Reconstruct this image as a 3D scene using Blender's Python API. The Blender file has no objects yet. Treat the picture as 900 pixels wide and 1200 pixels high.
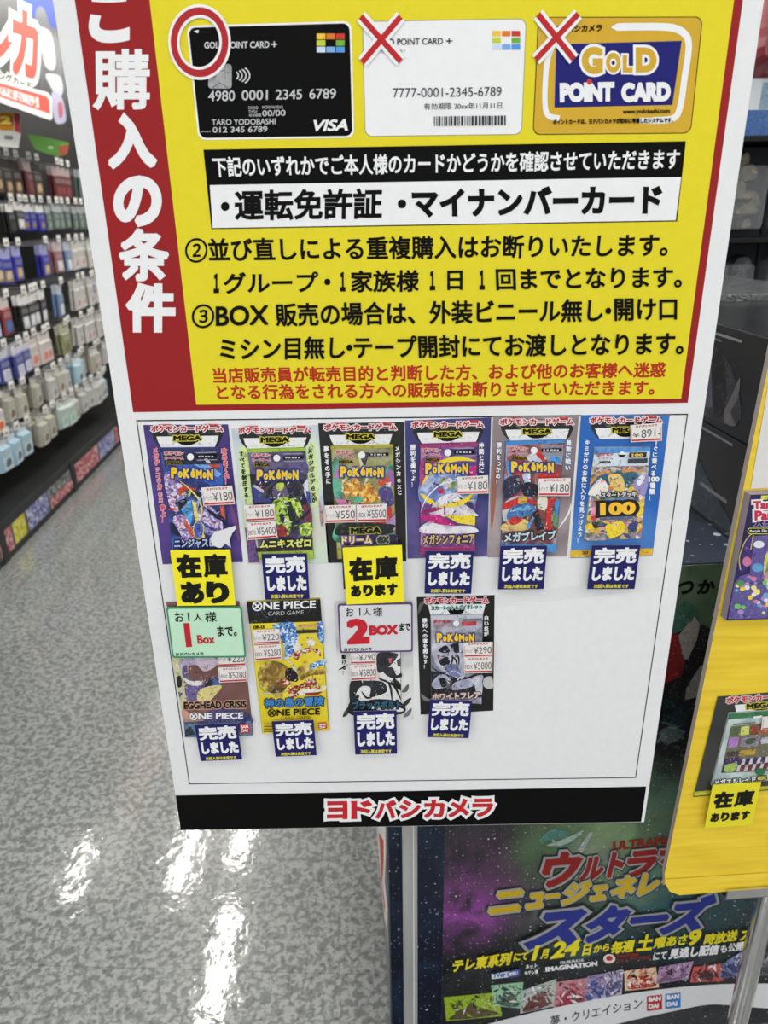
import bpy, math, random
from mathutils import Vector, Matrix
SC = bpy.context.scene
COL = SC.collection
random.seed(7)

# ------------------------------------------------------------------ camera, world, exposure
FPX = 870.0
TH, RO = math.radians(21.75), math.radians(1.05)
CAM = Vector((0, 0, 1.5))
FW = Vector((0, math.cos(TH), -math.sin(TH)))
UP0 = Vector((0, math.sin(TH), math.cos(TH)))
RT0 = Vector((1, 0, 0))
XI = RT0 * math.cos(RO) - UP0 * math.sin(RO)          # picture right
YI = -RT0 * math.sin(RO) - UP0 * math.cos(RO)         # picture down
cd = bpy.data.cameras.new('camera')
cd.sensor_fit = 'VERTICAL'; cd.sensor_height = 36.0; cd.lens = FPX / 1200 * 36.0
cd.clip_start = 0.02
cd.dof.use_dof = True; cd.dof.focus_distance = 0.86; cd.dof.aperture_fstop = 7.2
cam = bpy.data.objects.new('camera', cd); COL.objects.link(cam)
cam.matrix_world = Matrix(((XI.x, -YI.x, -FW.x, CAM.x), (XI.y, -YI.y, -FW.y, CAM.y), (XI.z, -YI.z, -FW.z, CAM.z), (0, 0, 0, 1)))
SC.camera = cam
w = bpy.data.worlds.new('fill_world'); SC.world = w; w.use_nodes = True  # added soft fill, entering where the room is left open behind the camera
w.node_tree.nodes['Background'].inputs[0].default_value = (0.93, 0.97, 1.0, 1)
w.node_tree.nodes['Background'].inputs[1].default_value = 0.95
SC.view_settings.view_transform = 'Standard'; SC.view_settings.look = 'None'
SC.view_settings.exposure = 0.31; SC.view_settings.gamma = 1.0; SC.view_settings.use_curve_mapping = False
LAMP_POWER = 25.0

# ------------------------------------------------------------------ materials
def lin(c):
    return tuple(((v / 255) / 12.92 if v / 255 <= 0.04045 else ((v / 255 + 0.055) / 1.055) ** 2.4) for v in c)
def rgba(c): return (*lin(c), 1)
MATS = {}
def base(name, rough, spec, metal=0.0):
    m = bpy.data.materials.new(name); m.use_nodes = True
    b = m.node_tree.nodes['Principled BSDF']
    b.inputs['Roughness'].default_value = rough
    b.inputs['Specular IOR Level'].default_value = spec
    b.inputs['Metallic'].default_value = metal
    return m, m.node_tree, b
def ramp(nt, stops, interp='LINEAR'):
    r = nt.nodes.new('ShaderNodeValToRGB'); r.color_ramp.interpolation = interp
    e = r.color_ramp.elements
    while len(e) < len(stops): e.new(0.5)
    for k, (p, c) in enumerate(stops):
        e[k].position = p; e[k].color = rgba(c)
    return r
def C(c, rough=0.55, spec=0.13, metal=0.0):
    """plain printed / painted colour with a faint fibre grain"""
    key = ('c', tuple(c), rough, spec, metal)
    if key not in MATS:
        m, nt, b = base('ink_%d_%d_%d' % tuple(c), rough, spec, metal)
        n = nt.nodes.new('ShaderNodeTexNoise'); n.inputs['Scale'].default_value = 90; n.inputs['Detail'].default_value = 2
        tc = nt.nodes.new('ShaderNodeTexCoord'); nt.links.new(tc.outputs['Object'], n.inputs['Vector'])
        r = ramp(nt, [(0.3, tuple(v * 0.992 for v in c)), (0.7, tuple(min(255, v * 1.006) for v in c))])
        nt.links.new(n.outputs['Fac'], r.inputs['Fac']); nt.links.new(r.outputs['Color'], b.inputs['Base Color'])
        MATS[key] = m
    return MATS[key]
def cloud(name, stops, scale=8, detail=4, rough=0.4, spec=0.3, dist=0.5, stretch=(1, 1, 1), bump=0.0):
    """printed cloudy graphic, several colours"""
    if name not in MATS:
        m, nt, b = base(name, rough, spec)
        tc = nt.nodes.new('ShaderNodeTexCoord'); mp = nt.nodes.new('ShaderNodeMapping'); mp.inputs['Scale'].default_value = stretch
        n = nt.nodes.new('ShaderNodeTexNoise'); n.inputs['Scale'].default_value = scale; n.inputs['Detail'].default_value = detail; n.inputs['Distortion'].default_value = dist
        nt.links.new(tc.outputs['Object'], mp.inputs['Vector']); nt.links.new(mp.outputs['Vector'], n.inputs['Vector'])
        r = ramp(nt, stops); nt.links.new(n.outputs['Fac'], r.inputs['Fac']); nt.links.new(r.outputs['Color'], b.inputs['Base Color'])
        if bump:
            bm = nt.nodes.new('ShaderNodeBump'); bm.inputs['Strength'].default_value = bump; bm.inputs['Distance'].default_value = 0.002
            nt.links.new(n.outputs['Fac'], bm.inputs['Height']); nt.links.new(bm.outputs['Normal'], b.inputs['Normal'])
        MATS[name] = m
    return MATS[name]
def mosaic(name, cols, scale=200, rough=0.35, spec=0.4, warp=0.6):
    """busy printed picture: irregular patches of many colours"""
    if name not in MATS:
        m, nt, b = base(name, rough, spec)
        tc = nt.nodes.new('ShaderNodeTexCoord')
        n = nt.nodes.new('ShaderNodeTexNoise'); n.inputs['Scale'].default_value = scale * 0.5
        mx = nt.nodes.new('ShaderNodeVectorMath'); mx.operation = 'MULTIPLY_ADD'
        mx.inputs[1].default_value = (warp / scale * 2,) * 3
        nt.links.new(tc.outputs['Object'], n.inputs['Vector']); nt.links.new(n.outputs['Color'], mx.inputs[0]); nt.links.new(tc.outputs['Object'], mx.inputs[2])
        v = nt.nodes.new('ShaderNodeTexVoronoi'); v.inputs['Scale'].default_value = scale
        nt.links.new(mx.outputs[0], v.inputs['Vector'])
        s = nt.nodes.new('ShaderNodeSeparateColor'); nt.links.new(v.outputs['Color'], s.inputs[0])
        r = ramp(nt, [(k / len(cols), c) for k, c in enumerate(cols)], 'CONSTANT')
        nt.links.new(s.outputs[0], r.inputs['Fac']); nt.links.new(r.outputs['Color'], b.inputs['Base Color'])
        MATS[name] = m
    return MATS[name]
def starfield(name, stops, scale=5, star=70, dens=0.16, patches=(), rough=0.35, spec=0.35, bright=(215, 225, 235), flat='xz'):
    """printed outer-space picture: cloudy base, soft coloured clouds at given places (object space x, z, radius, colour), small stars"""
    if name not in MATS:
        m, nt, b = base(name, rough, spec); L = nt.links
        tc = nt.nodes.new('ShaderNodeTexCoord')
        n = nt.nodes.new('ShaderNodeTexNoise'); n.inputs['Scale'].default_value = scale; n.inputs['Detail'].default_value = 6; n.inputs['Distortion'].default_value = 0.8
        L.new(tc.outputs['Object'], n.inputs['Vector'])
        r = ramp(nt, stops); L.new(n.outputs['Fac'], r.inputs['Fac']); col = r.outputs['Color']
        for (x, z, rad, c) in patches:
            d = nt.nodes.new('ShaderNodeVectorMath'); d.operation = 'DISTANCE'; d.inputs[1].default_value = (x, 0, z)
            fl = nt.nodes.new('ShaderNodeVectorMath'); fl.operation = 'MULTIPLY'; fl.inputs[1].default_value = (1, 0, 1)
            L.new(tc.outputs['Object'], fl.inputs[0]); L.new(fl.outputs[0], d.inputs[0])
            mr = nt.nodes.new('ShaderNodeMapRange'); mr.inputs[1].default_value = rad; mr.inputs[2].default_value = 0; mr.inputs[3].default_value = 0; mr.inputs[4].default_value = 1
            mr.interpolation_type = 'SMOOTHSTEP'
            L.new(d.outputs['Value'], mr.inputs[0])
            n2 = nt.nodes.new('ShaderNodeTexNoise'); n2.inputs['Scale'].default_value = 2.2 / rad; n2.inputs['Detail'].default_value = 6; n2.inputs['Distortion'].default_value = 0.6
            L.new(tc.outputs['Object'], n2.inputs['Vector'])
            r2 = nt.nodes.new('ShaderNodeMapRange'); r2.inputs[1].default_value = 0.32; r2.inputs[2].default_value = 0.62; L.new(n2.outputs['Fac'], r2.inputs[0])
            mu = nt.nodes.new('ShaderNodeMath'); mu.operation = 'MULTIPLY'; L.new(mr.outputs[0], mu.inputs[0]); L.new(r2.outputs[0], mu.inputs[1])
            mi = nt.nodes.new('ShaderNodeMix'); mi.data_type = 'RGBA'; L.new(mu.outputs[0], mi.inputs[0]); L.new(col, mi.inputs[6]); mi.inputs[7].default_value = rgba(c)
            col = mi.outputs[2]
        sx = nt.nodes.new('ShaderNodeSeparateXYZ'); cx = nt.nodes.new('ShaderNodeCombineXYZ'); L.new(tc.outputs['Object'], sx.inputs[0]); L.new(sx.outputs[0], cx.inputs[0]); L.new(sx.outputs[2 if flat == 'xz' else 1], cx.inputs[1])
        for sc2, th in ((star, dens), (star * 2.1, dens * 0.9)):
            v = nt.nodes.new('ShaderNodeTexVoronoi'); v.voronoi_dimensions = '2D'; v.inputs['Scale'].default_value = sc2; L.new(cx.outputs[0], v.inputs['Vector'])
            sp = nt.nodes.new('ShaderNodeSeparateColor'); L.new(v.outputs['Color'], sp.inputs[0])
            rd = nt.nodes.new('ShaderNodeMapRange'); rd.inputs[1].default_value = .45; rd.inputs[3].default_value = 0; rd.inputs[4].default_value = th; L.new(sp.outputs[0], rd.inputs[0])
            pw = nt.nodes.new('ShaderNodeMath'); pw.operation = 'LESS_THAN'; L.new(v.outputs['Distance'], pw.inputs[0]); L.new(rd.outputs[0], pw.inputs[1])
            br = nt.nodes.new('ShaderNodeMath'); br.operation = 'MULTIPLY'; sq = nt.nodes.new('ShaderNodeMath'); sq.operation = 'POWER'; sq.inputs[1].default_value = 2.2; L.new(sp.outputs[1], sq.inputs[0]); L.new(pw.outputs[0], br.inputs[0]); L.new(sq.outputs[0], br.inputs[1])
            mi = nt.nodes.new('ShaderNodeMix'); mi.data_type = 'RGBA'; L.new(br.outputs[0], mi.inputs[0]); L.new(col, mi.inputs[6]); mi.inputs[7].default_value = rgba(bright)
            col = mi.outputs[2]
        L.new(col, b.inputs['Base Color']); MATS[name] = m
    return MATS[name]

WHITE = (226, 226, 228); BLACK = (18, 17, 17); RED = (148, 34, 36); YEL = (222, 207, 44)
NAVY = (28, 27, 95); LWHITE = (232, 232, 234)
# ------------------------------------------------------------------ geometry helpers
def ray(x, y): return FW * FPX + XI * (x - 450) + YI * (y - 600)
def tag(o, label=None, cat=None, group=None, kind=None):
    for k, v in (('label', label), ('category', cat), ('group', group), ('kind', kind)):
        if v: o[k] = v
    return o
def smooth(pts, closed=True, n=5):
    out = []; N = len(pts)
    for i in range(N if closed else N - 1):
        p = [pts[(i + k) % N] if closed else pts[min(max(i + k, 0), N - 1)] for k in (-1, 0, 1, 2)]
        for j in range(n):
            t = j / n
            out.append(tuple(0.5 * (2 * p[1][a] + (p[2][a] - p[0][a]) * t + (2 * p[0][a] - 5 * p[1][a] + 4 * p[2][a] - p[3][a]) * t * t + (3 * p[1][a] - p[0][a] - 3 * p[2][a] + p[3][a]) * t ** 3) for a in (0, 1)))
    if not closed: out.append(pts[-1])
    return out
GLY = {}
def glyph(body, shear):
    k = (body, shear)
    if k not in GLY:
        c = bpy.data.curves.new('lettering_source', 'FONT'); c.body = body; c.size = 1; c.resolution_u = 5; c.fill_mode = 'FRONT'; c.shear = shear
        o = bpy.data.objects.new('lettering_source', c); me = o.to_mesh()
        vs = [(v.co.x, v.co.y) for v in me.vertices]; fs = [tuple(p.vertices) for p in me.polygons]
        ar = sum(vs[f[i]][0] * vs[f[(i + 1) % len(f)]][1] - vs[f[(i + 1) % len(f)]][0] * vs[f[i]][1] for f in fs for i in range(len(f)))
        if ar < 0: fs = [f[::-1] for f in fs]
        cnt = {}
        for f in fs:
            for p, q in zip(f, f[1:] + f[:1]): cnt[(p, q)] = cnt.get((p, q), 0) + 1
        ed = [e for e in cnt if (e[1], e[0]) not in cnt]
        nrm = lambda e: (lambda x, y: (y / math.hypot(x, y), -x / math.hypot(x, y)) if math.hypot(x, y) > 1e-9 else (0, 0))(vs[e[1]][0] - vs[e[0]][0], vs[e[1]][1] - vs[e[0]][1])
        N = {e: nrm(e) for e in ed}; into = {e[1]: e for e in ed}; outof = {e[0]: e for e in ed}
        rings = []
        for e in ed:
            n = N[e]; pa = into.get(e[0], e); nb = outof.get(e[1], e); q = []
            for k, o2 in ((e[0], pa), (e[1], nb)):
                m = N[o2]; dt = n[0] * m[0] + n[1] * m[1]
                q.append(((n[0] + m[0]) / (1 + dt), (n[1] + m[1]) / (1 + dt)) if dt > -0.25 else n)
            rings.append((e[0], e[1], q[0], q[1]))
            m = N[nb]
            if n[0] * m[0] + n[1] * m[1] <= -0.25: rings.append((e[1], e[1], n, m))
        ed = rings
        o.to_mesh_clear(); bpy.data.objects.remove(o); bpy.data.curves.remove(c)
        GLY[k] = (vs, fs, ed)
    return GLY[k]
class MB:
    """collects prints, sheets and solids, linked as ONE mesh object. local x right, z up, -y towards the viewer"""
    def __init__(s, d=0.0): s.v = []; s.f = []; s.m = []; s.ms = []; s.d = d; s.step = 0.00004
    def mi(s, m):
        if m not in s.ms: s.ms.append(m)
        return s.ms.index(m)
    def raw(s, vs, fs, m):
        o = len(s.v); s.v += vs; s.f += [tuple(o + i for i in f) for f in fs]; s.m += [s.mi(m)] * len(fs)
    def up(s): s.d += s.step; return s.d
    def poly(s, pts, m, d=None):
        d = s.up() if d is None else d
        s.raw([(x, -d, z) for x, z in pts], [tuple(range(len(pts)))], m)
    def prism(s, pts, d0, d1, m, m2=None, inset=None):
        n = len(pts); q = inset or pts
        s.raw([(x, -d0, z) for x, z in pts] + [(x, -d1, z) for x, z in q], [tuple(range(n - 1, -1, -1))] + [(i, (i + 1) % n, n + (i + 1) % n, n + i) for i in range(n)], m2 or m)
        s.raw([(x, -d1, z) for x, z in q], [tuple(range(n))], m); s.d = max(s.d, d1)
    def stroke(s, pts, wd, m, closed=False, d=None):
        d = s.up() if d is None else d
        n = len(pts); L = []; R = []
        for i in range(n):
            a = pts[i - 1] if (i or closed) else pts[i]; b = pts[(i + 1) % n] if (i < n - 1 or closed) else pts[i]
            t = Vector((b[0] - a[0], b[1] - a[1])); t = t.normalized() if t.length > 1e-12 else Vector((1, 0))
            k = wd[i] if isinstance(wd, (list, tuple)) else wd
            L.append((pts[i][0] - t.y * k / 2, -d, pts[i][1] + t.x * k / 2)); R.append((pts[i][0] + t.y * k / 2, -d, pts[i][1] - t.x * k / 2))
        s.raw(L + R, [(i, (i + 1) % n, n + (i + 1) % n, n + i) for i in range(n if closed else n - 1)], m)
    def box(s, lo, hi, m):
        x0, y0, z0 = lo; x1, y1, z1 = hi
        s.raw([(x, y, z) for x in (x0, x1) for y in (y0, y1) for z in (z0, z1)], [(0, 1, 3, 2), (4, 6, 7, 5), (0, 4, 5, 1), (2, 3, 7, 6), (0, 2, 6, 4), (1, 5, 7, 3)], m)
    def tube(s, a, b, r, m, n=20, r2=None, caps=True):
        a = Vector(a); b = Vector(b); t = (b - a).normalized(); u = t.orthogonal().normalized(); v = t.cross(u); r2 = r if r2 is None else r2
        vs = []
        for p, q in ((a, r), (b, r2)): vs += [tuple(p + (u * math.cos(2 * math.pi * i / n) + v * math.sin(2 * math.pi * i / n)) * q) for i in range(n)]
        fs = [(i, (i + 1) % n, n + (i + 1) % n, n + i) for i in range(n)]
        if caps: fs += [tuple(range(n - 1, -1, -1)), tuple(range(n, 2 * n))]
        s.raw(vs, fs, m)
    def text(s, mp, body, L, R, h, m, bold=0.0, outline=(), shear=0.0, d=None):
        vs, fs, ed = glyph(body, shear)
        x0 = min(v[0] for v in vs); x1 = max(v[0] for v in vs); y0 = min(v[1] for v in vs); y1 = max(v[1] for v in vs)
        A = Vector(mp(*L)); B = Vector(mp(*R)); M = ((L[0] + R[0]) / 2, (L[1] + R[1]) / 2)
        u = Vector(mp(M[0], M[1] - h / 2)) - Vector(mp(M[0], M[1] + h / 2)); e = B - A
        x0 -= bold; x1 += bold; y0 -= bold; y1 += bold
        def tr(x, y):
            q = A + e * ((x - x0) / (x1 - x0)) + u * ((y - y0) / (y1 - y0) - 0.5); return q
        for r, mm in [(bold + o, mo) for o, mo in outline] + [(bold, m)]:
            dd = s.up() if d is None else d
            g = [tr(*v) for v in vs]
            s.raw([(q.x, -dd - 3.2e-5 * (r > 0), q.y) for q in g], fs, mm)
            if r > 0:
                V = []; Fc = []
                for k, (p, q, m, n) in enumerate(ed):
                    o = len(V); dk = dd + 1e-6 * (k % 31)
                    for (px, py) in ((vs[p][0], vs[p][1]), (vs[p][0] + m[0] * r, vs[p][1] + m[1] * r), (vs[q][0] + n[0] * r, vs[q][1] + n[1] * r)) + (((vs[q][0], vs[q][1]),) if p != q else ()):
                        t = tr(px, py); V.append((t.x, -dk, t.y))
                    Fc.append(tuple(range(o, len(V))))
                s.raw(V, Fc, mm)
    def vtext(s, mp, body, T, Bm, wd, m, bold=0.02, outline=()):
        n = len(body); k = 1.0 / n
        for i, ch in enumerate(body):
            if ch == ' ': continue
            cx = T[0] + (Bm[0] - T[0]) * (i + .5) * k; cy = T[1] + (Bm[1] - T[1]) * (i + .5) * k; ch_h = (Bm[1] - T[1]) * k
            vs = glyph(ch, 0)[0]; gx = [v[0] for v in vs]; gy = [v[1] for v in vs]
            full = ord(ch) > 255
            ka = 1 if full else 1.35
            ww = wd * ((max(gx) - min(gx)) if full else min(0.85, (max(gx) - min(gx)) * 1.5)); hh = ch_h * (max(gy) - min(gy)) * ka
            ox = wd * ((max(gx) + min(gx)) / 2 - .5) if full else 0; oy = -ch_h * ((max(gy) + min(gy)) / 2 - .36)
            s.text(mp, ch, (cx + ox - ww / 2, cy + oy), (cx + ox + ww / 2, cy + oy), hh, m, bold if full else bold * .3, outline)
    def build(s, name, parent=None, label=None):
        me = bpy.data.meshes.new(name); me.from_pydata(s.v, [], s.f)
        for m in s.ms: me.materials.append(m)
        me.polygons.foreach_set('material_index', s.m); me.update()
        o = bpy.data.objects.new(name, me); COL.objects.link(o)
        if parent is not None: o.parent = parent.root if isinstance(parent, Flat) else parent
        if label: o['label'] = label
        return o
class Flat:
    """a thing (an Empty) whose face looks towards the camera side; pixels of the photograph are cast onto its plane"""
    def __init__(s, name, label, cat, o, yaw=0.0, tilt=0.0, rx=0.0, group=None, crop=(0, 0, 1), kind=None):
        s.root = bpy.data.objects.new(name, None); s.root.empty_display_size = 0.03; COL.objects.link(s.root)
        tag(s.root, label, cat, group, kind)
        s.root.location = o; s.root.rotation_euler = (rx, tilt, yaw)
        s.M = Matrix.Translation(Vector(o)) @ Matrix.Rotation(yaw, 4, 'Z') @ Matrix.Rotation(tilt, 4, 'Y') @ Matrix.Rotation(rx, 4, 'X')
        s.I = s.M.inverted(); s.yaw = yaw; s.tilt = tilt; s.crop = crop; s.pd = 0.0
    def loc(s, px, py, d=None):
        d = s.pd if d is None else d
        dr = (s.I.to_3x3() @ ray(px, py)); o = s.I @ CAM
        t = (-d - o.y) / dr.y; q = o + dr * t
        return (q.x, q.z)
    def p(s, x, y): return s.loc(s.crop[0] + x / s.crop[2], s.crop[1] + y / s.crop[2])
    def P(s, pts): return [s.p(*q) for q in pts]
    def sc(s, x, y, k):
        a = s.p(x - k / 2, y); b = s.p(x + k / 2, y); return math.hypot(b[0] - a[0], b[1] - a[1])
def quadmap(th, q):
    """unit square (x right, y down) onto a quad given in the thing's crop coordinates"""
    tl, tr, br, bl = [Vector(th.p(*k)) for k in q]
    def mp(x, y):
        v = tl * (1 - x) * (1 - y) + tr * x * (1 - y) + br * x * y + bl * (1 - x) * y; return (v.x, v.y)
    return mp
def stick(par, name, label, cat, quad, d, crop=None, group=None, rx=0.0):
    """a flat thing fixed onto the face of PAR, its corners given as pixels (or crop coordinates)"""
    ox, oy, k = crop or (0, 0, 1)
    c = [Vector(par.loc(ox + x / k, oy + y / k, d)) for x, y in quad]
    ctr = sum(c, Vector((0, 0))) / 4; e = (c[1] - c[0]) + (c[2] - c[3]); al = math.atan2(e.y, e.x)
    f = Flat(name, label, cat, par.M @ Vector((ctr.x, -d, ctr.y)), par.yaw, par.tilt - al, rx, group, crop or (0, 0, 1))
    f.w = e.length / 2; f.h = ((c[0] - c[3]) + (c[1] - c[2])).length / 2; f.quad = quad
    return f
U = lambda f: (lambda x, y: ((x - .5) * f.w, (.5 - y) * f.h))
def rect(x0, y0, x1, y1): return [(x0, y0), (x1, y0), (x1, y1), (x0, y1)]
def mpts(mp, pts): return [mp(*q) for q in pts]
def rrect(x0, y0, x1, y1, rx, ry=None, n=5):
    ry = ry or rx; o = []
    for cx, cy, a0 in ((x1 - rx, y0 + ry, -90), (x1 - rx, y1 - ry, 0), (x0 + rx, y1 - ry, 90), (x0 + rx, y0 + ry, 180)):
        for j in range(n + 1):
            a = math.radians(a0 + 90 * j / n); o.append((cx + rx * math.cos(a), cy + ry * math.sin(a)))
    return o
def ell(cx, cy, rx, ry, n=28, a0=0, a1=360):
    return [(cx + rx * math.cos(math.radians(a0 + (a1 - a0) * i / n)), cy + ry * math.sin(math.radians(a0 + (a1 - a0) * i / n))) for i in range(n + (1 if a1 - a0 < 360 else 0))]
def solid(name, lo, hi, m, kind='structure'):
    b = MB(); b.box(lo, hi, m); return tag(b.build(name), kind=kind)

# ------------------------------------------------------------------ the room
def floor_mat():
    m, nt, b = base('speckled_vinyl_floor', 0.32, 0.5); L = nt.links; b.inputs['Coat Weight'].default_value = 0.9; b.inputs['Coat Roughness'].default_value = 0.055; b.inputs['Coat IOR'].default_value = 1.55
    tc = nt.nodes.new('ShaderNodeTexCoord')
    def nz(scale, detail, dist):
        n = nt.nodes.new('ShaderNodeTexNoise'); n.inputs['Scale'].default_value = scale; n.inputs['Detail'].default_value = detail; n.inputs['Distortion'].default_value = dist
        L.new(tc.outputs['Object'], n.inputs['Vector']); return n
    n1 = nz(62, 1.5, 0.6); n2 = nz(120, 1, 0.3)
    r1 = ramp(nt, [(0.0, (98, 101, 100)), (0.41, (106, 109, 108)), (0.50, (132, 135, 133)), (0.57, (150, 153, 151)), (1.0, (160, 163, 161))]); L.new(n1.outputs['Fac'], r1.inputs['Fac'])
    r2 = ramp(nt, [(0.36, (96, 97, 98)), (0.44, (255, 255, 255))]); L.new(n2.outputs['Fac'], r2.inputs['Fac'])
    mu = nt.nodes.new('ShaderNodeMix'); mu.data_type = 'RGBA'; mu.blend_type = 'MULTIPLY'; mu.inputs[0].default_value = 0.45
    L.new(r1.outputs['Color'], mu.inputs[6]); L.new(r2.outputs['Color'], mu.inputs[7])
    bk = nt.nodes.new('ShaderNodeTexBrick'); bk.offset = 0; bk.inputs['Scale'].default_value = 1.0; bk.inputs['Mortar Size'].default_value = 0.0012; bk.inputs['Brick Width'].default_value = 0.6; bk.inputs['Row Height'].default_value = 0.6
    bk.inputs['Color1'].default_value = (1, 1, 1, 1); bk.inputs['Color2'].default_value = (1, 1, 1, 1); bk.inputs['Mortar'].default_value = (0.55, 0.55, 0.55, 1)
    mp = nt.nodes.new('ShaderNodeMapping'); mp.inputs['Location'].default_value = (0.24, 0.1, 0); mp.inputs['Rotation'].default_value = (0, 0, math.radians(2.76)); L.new(tc.outputs['Object'], mp.inputs['Vector']); L.new(mp.outputs['Vector'], bk.inputs['Vector'])
    m2 = nt.nodes.new('ShaderNodeMix'); m2.data_type = 'RGBA'; m2.blend_type = 'MULTIPLY'; m2.inputs[0].default_value = 0.8; L.new(mu.outputs[2], m2.inputs[6]); L.new(bk.outputs['Color'], m2.inputs[7])
    L.new(m2.outputs[2], b.inputs['Base Color'])
    n3 = nt.nodes.new('ShaderNodeTexNoise'); n3.inputs['Scale'].default_value = 26; n3.inputs['Detail'].default_value = 3; L.new(tc.outputs['Object'], n3.inputs['Vector'])
    bm = nt.nodes.new('ShaderNodeBump'); bm.inputs['Strength'].default_value = 0.075; bm.inputs['Distance'].default_value = 0.01; L.new(n3.outputs['Fac'], bm.inputs['Height']); L.new(bm.outputs['Normal'], b.inputs['Normal']); L.new(bm.outputs['Normal'], b.inputs['Coat Normal'])
    return m
AX = math.radians(2.76)
aF = Vector((-math.sin(AX), math.cos(AX), 0)); aR = Vector((math.cos(AX), math.sin(AX), 0))
solid('floor', (-6, -3, -0.1), (5, 13, 0), floor_mat())
solid('ceiling', (-6, -3, 3.02), (5, 13, 3.12), C((225, 225, 222), 0.9, 0.1))
solid('wall_far', (-6, 13, 0), (5, 13.1, 3.02), C((196, 196, 194), 0.9, 0.1))
solid('wall_left', (-6.1, -3, 0), (-6, 13, 3.02), C((196, 196, 194), 0.9, 0.1))
solid('wall_right', (5, -3, 0), (5.1, 13, 3.02), C((196, 196, 194), 0.9, 0.1))

def emis(name, c, s):
    m = bpy.data.materials.new(name); m.use_nodes = True; nt = m.node_tree
    e = nt.nodes.new('ShaderNodeEmission'); e.inputs[0].default_value = rgba(c); e.inputs[1].default_value = s
    nt.nodes.remove(nt.nodes['Principled BSDF']); nt.links.new(e.outputs[0], nt.nodes['Material Output'].inputs[0]); return m
LAMP = emis('lit_led_tube', (255, 252, 246), LAMP_POWER)
def ceiling_lamp(x, y0, y1, wd=0.13):
    r = bpy.data.objects.new('ceiling_lamp', None); COL.objects.link(r); r.location = (x, (y0 + y1) / 2, 3.02)
    tag(r, 'white batten lamp under the shop ceiling with a lit tube', 'ceiling lamp', 'batten lamps on the ceiling')
    h = (y1 - y0) / 2
    b = MB(); b.box((-wd / 2 - .01, -h - .02, -.03), (wd / 2 + .01, h + .02, 0), C((215, 215, 212))); b.build('housing', r)
    b = MB()
    pr = [(-wd / 2, -.03), (-wd / 2.6, -.05), (0, -.058), (wd / 2.6, -.05), (wd / 2, -.03)]
    b.raw([(x2, yy, z2) for yy in (-h, h) for x2, z2 in pr], [(i, i + 1, 6 + i, 5 + i) for i in range(4)] + [(0, 1, 2, 3, 4), (9, 8, 7, 6, 5)], LAMP); b.build('lit_tube', r)
for a in ((-1.11, 3.0, 3.8), (-1.16, 4.2, 5.0), (-1.55, 3.95, 4.75), (-2.3, 3.92, 4.42)): ceiling_lamp(*a)
for y in (-2.4, -0.9, 0.6, 1.95):
    for x in (-3.4, -1.7, 0.1, 1.8, 3.4): ceiling_lamp(x, y, y + .85)
for y in (5.8, 7.8, 9.8):
    for x in (-1.6, -0.9, 0.8, 2.6): ceiling_lamp(x, y - (.4 if x == -1.6 else 0), y + .85)  # leftmost row is added, out of view, to lighten the far floor
for y in (3.2, 4.6): ceiling_lamp(1.1, y, y + .85); ceiling_lamp(2.8, y, y + .85)

# ------------------------------------------------------------------ the big condition sign
D0 = 0.7425
SIGN = Flat('notice_board', 'large white foam board sign with yellow and red purchase conditions, standing on a grey pole', 'sign', (0.0294, D0, 0.765))
S = SIGN.p
SIGN_L, SIGN_R, SIGN_T = -0.3003, 0.3003, 1.0
b = MB(-0.0052); b.prism([(SIGN_L, 0), (SIGN_R, -0.0005), (SIGN_R, SIGN_T), (SIGN_L, SIGN_T)], -0.005, 0, C(WHITE, 0.5, 0.25), C((150, 148, 146))); b.build('foam_board', SIGN)
b = MB(0.0002)
t0 = SIGN.p(88, 0)[0]; t1 = SIGN.p(870.5, 0)[0]
zb = SIGN.p(157, 483)[1]; zb2 = SIGN.p(804, 472)[1]
b.poly([(t0, SIGN_T - .02), (t1, SIGN_T - .02), (t1, zb2), (t0 - .0015, zb)], C(RED))
b.build('red_panel', SIGN)
b = MB(0.0004)
ya = SIGN.p(175.2, 0)[0]; yb = SIGN.p(860, 0)[0]; yz = SIGN.p(230, 474.3); yz2 = SIGN.p(798, 467)
b.poly([(ya, SIGN_T - .03), (yb, SIGN_T - .03), (yz2[0], yz2[1]), (yz[0], yz[1])], C(YEL)); b.build('yellow_panel', SIGN)
# heading on the red band
b = MB(0.0005)
W = C(LWHITE)
for ch, (x0, y0, x1, y1) in zip('ご購入の条件', ((104, -24, 162, 51), (109, 58, 176, 129), (126, 134, 184, 198), (133, 206, 190, 266), (139, 268, 199, 330), (148, 332, 206, 390))):
    b.text(S, ch, (x0, (y0 + y1) / 2), (x1, (y0 + y1) / 2), y1 - y0, W, bold={'購': 0.026, '条': 0.04, '件': 0.05}.get(ch, 0.058))
b.build('heading_lettering', SIGN)
# black and white boxes
b = MB(0.0006); K0 = C((14, 13, 13), .6, .06)
b.poly(SIGN.P([(238.5, 175.5), (803.5, 165.5), (793, 259.5), (248, 268.5)]), K0)
b.poly(SIGN.P([(246, 217), (798, 207.5), (791.5, 258.2), (249.4, 267.2)]), C(LWHITE))
b.build('identity_box', SIGN)
b = MB(0.0008); K = C(BLACK, .6, .06)
b.text(S, '下記のいずれかでご本人様のカードかどうかを確認させていただきます', (249.5, 196), (796, 186.5), 24, W, 0.026)
b.text(S, '・', (259, 242), (269, 241.9), 10.5, K, 0.06)
b.text(S, '運転免許証', (275, 241), (448, 238.5), 36, K, 0.031)
b.text(S, '・', (466, 239), (476, 238.8), 10.5, K, 0.06)
b.text(S, 'マイナンバーカード', (483, 238), (775, 233.5), 34, K, 0.05)
b.build('identity_lettering', SIGN)
b = MB(0.0006)
b.text(S, '②', (217, 294), (243.5, 293), 29, K, 0.012)
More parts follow.
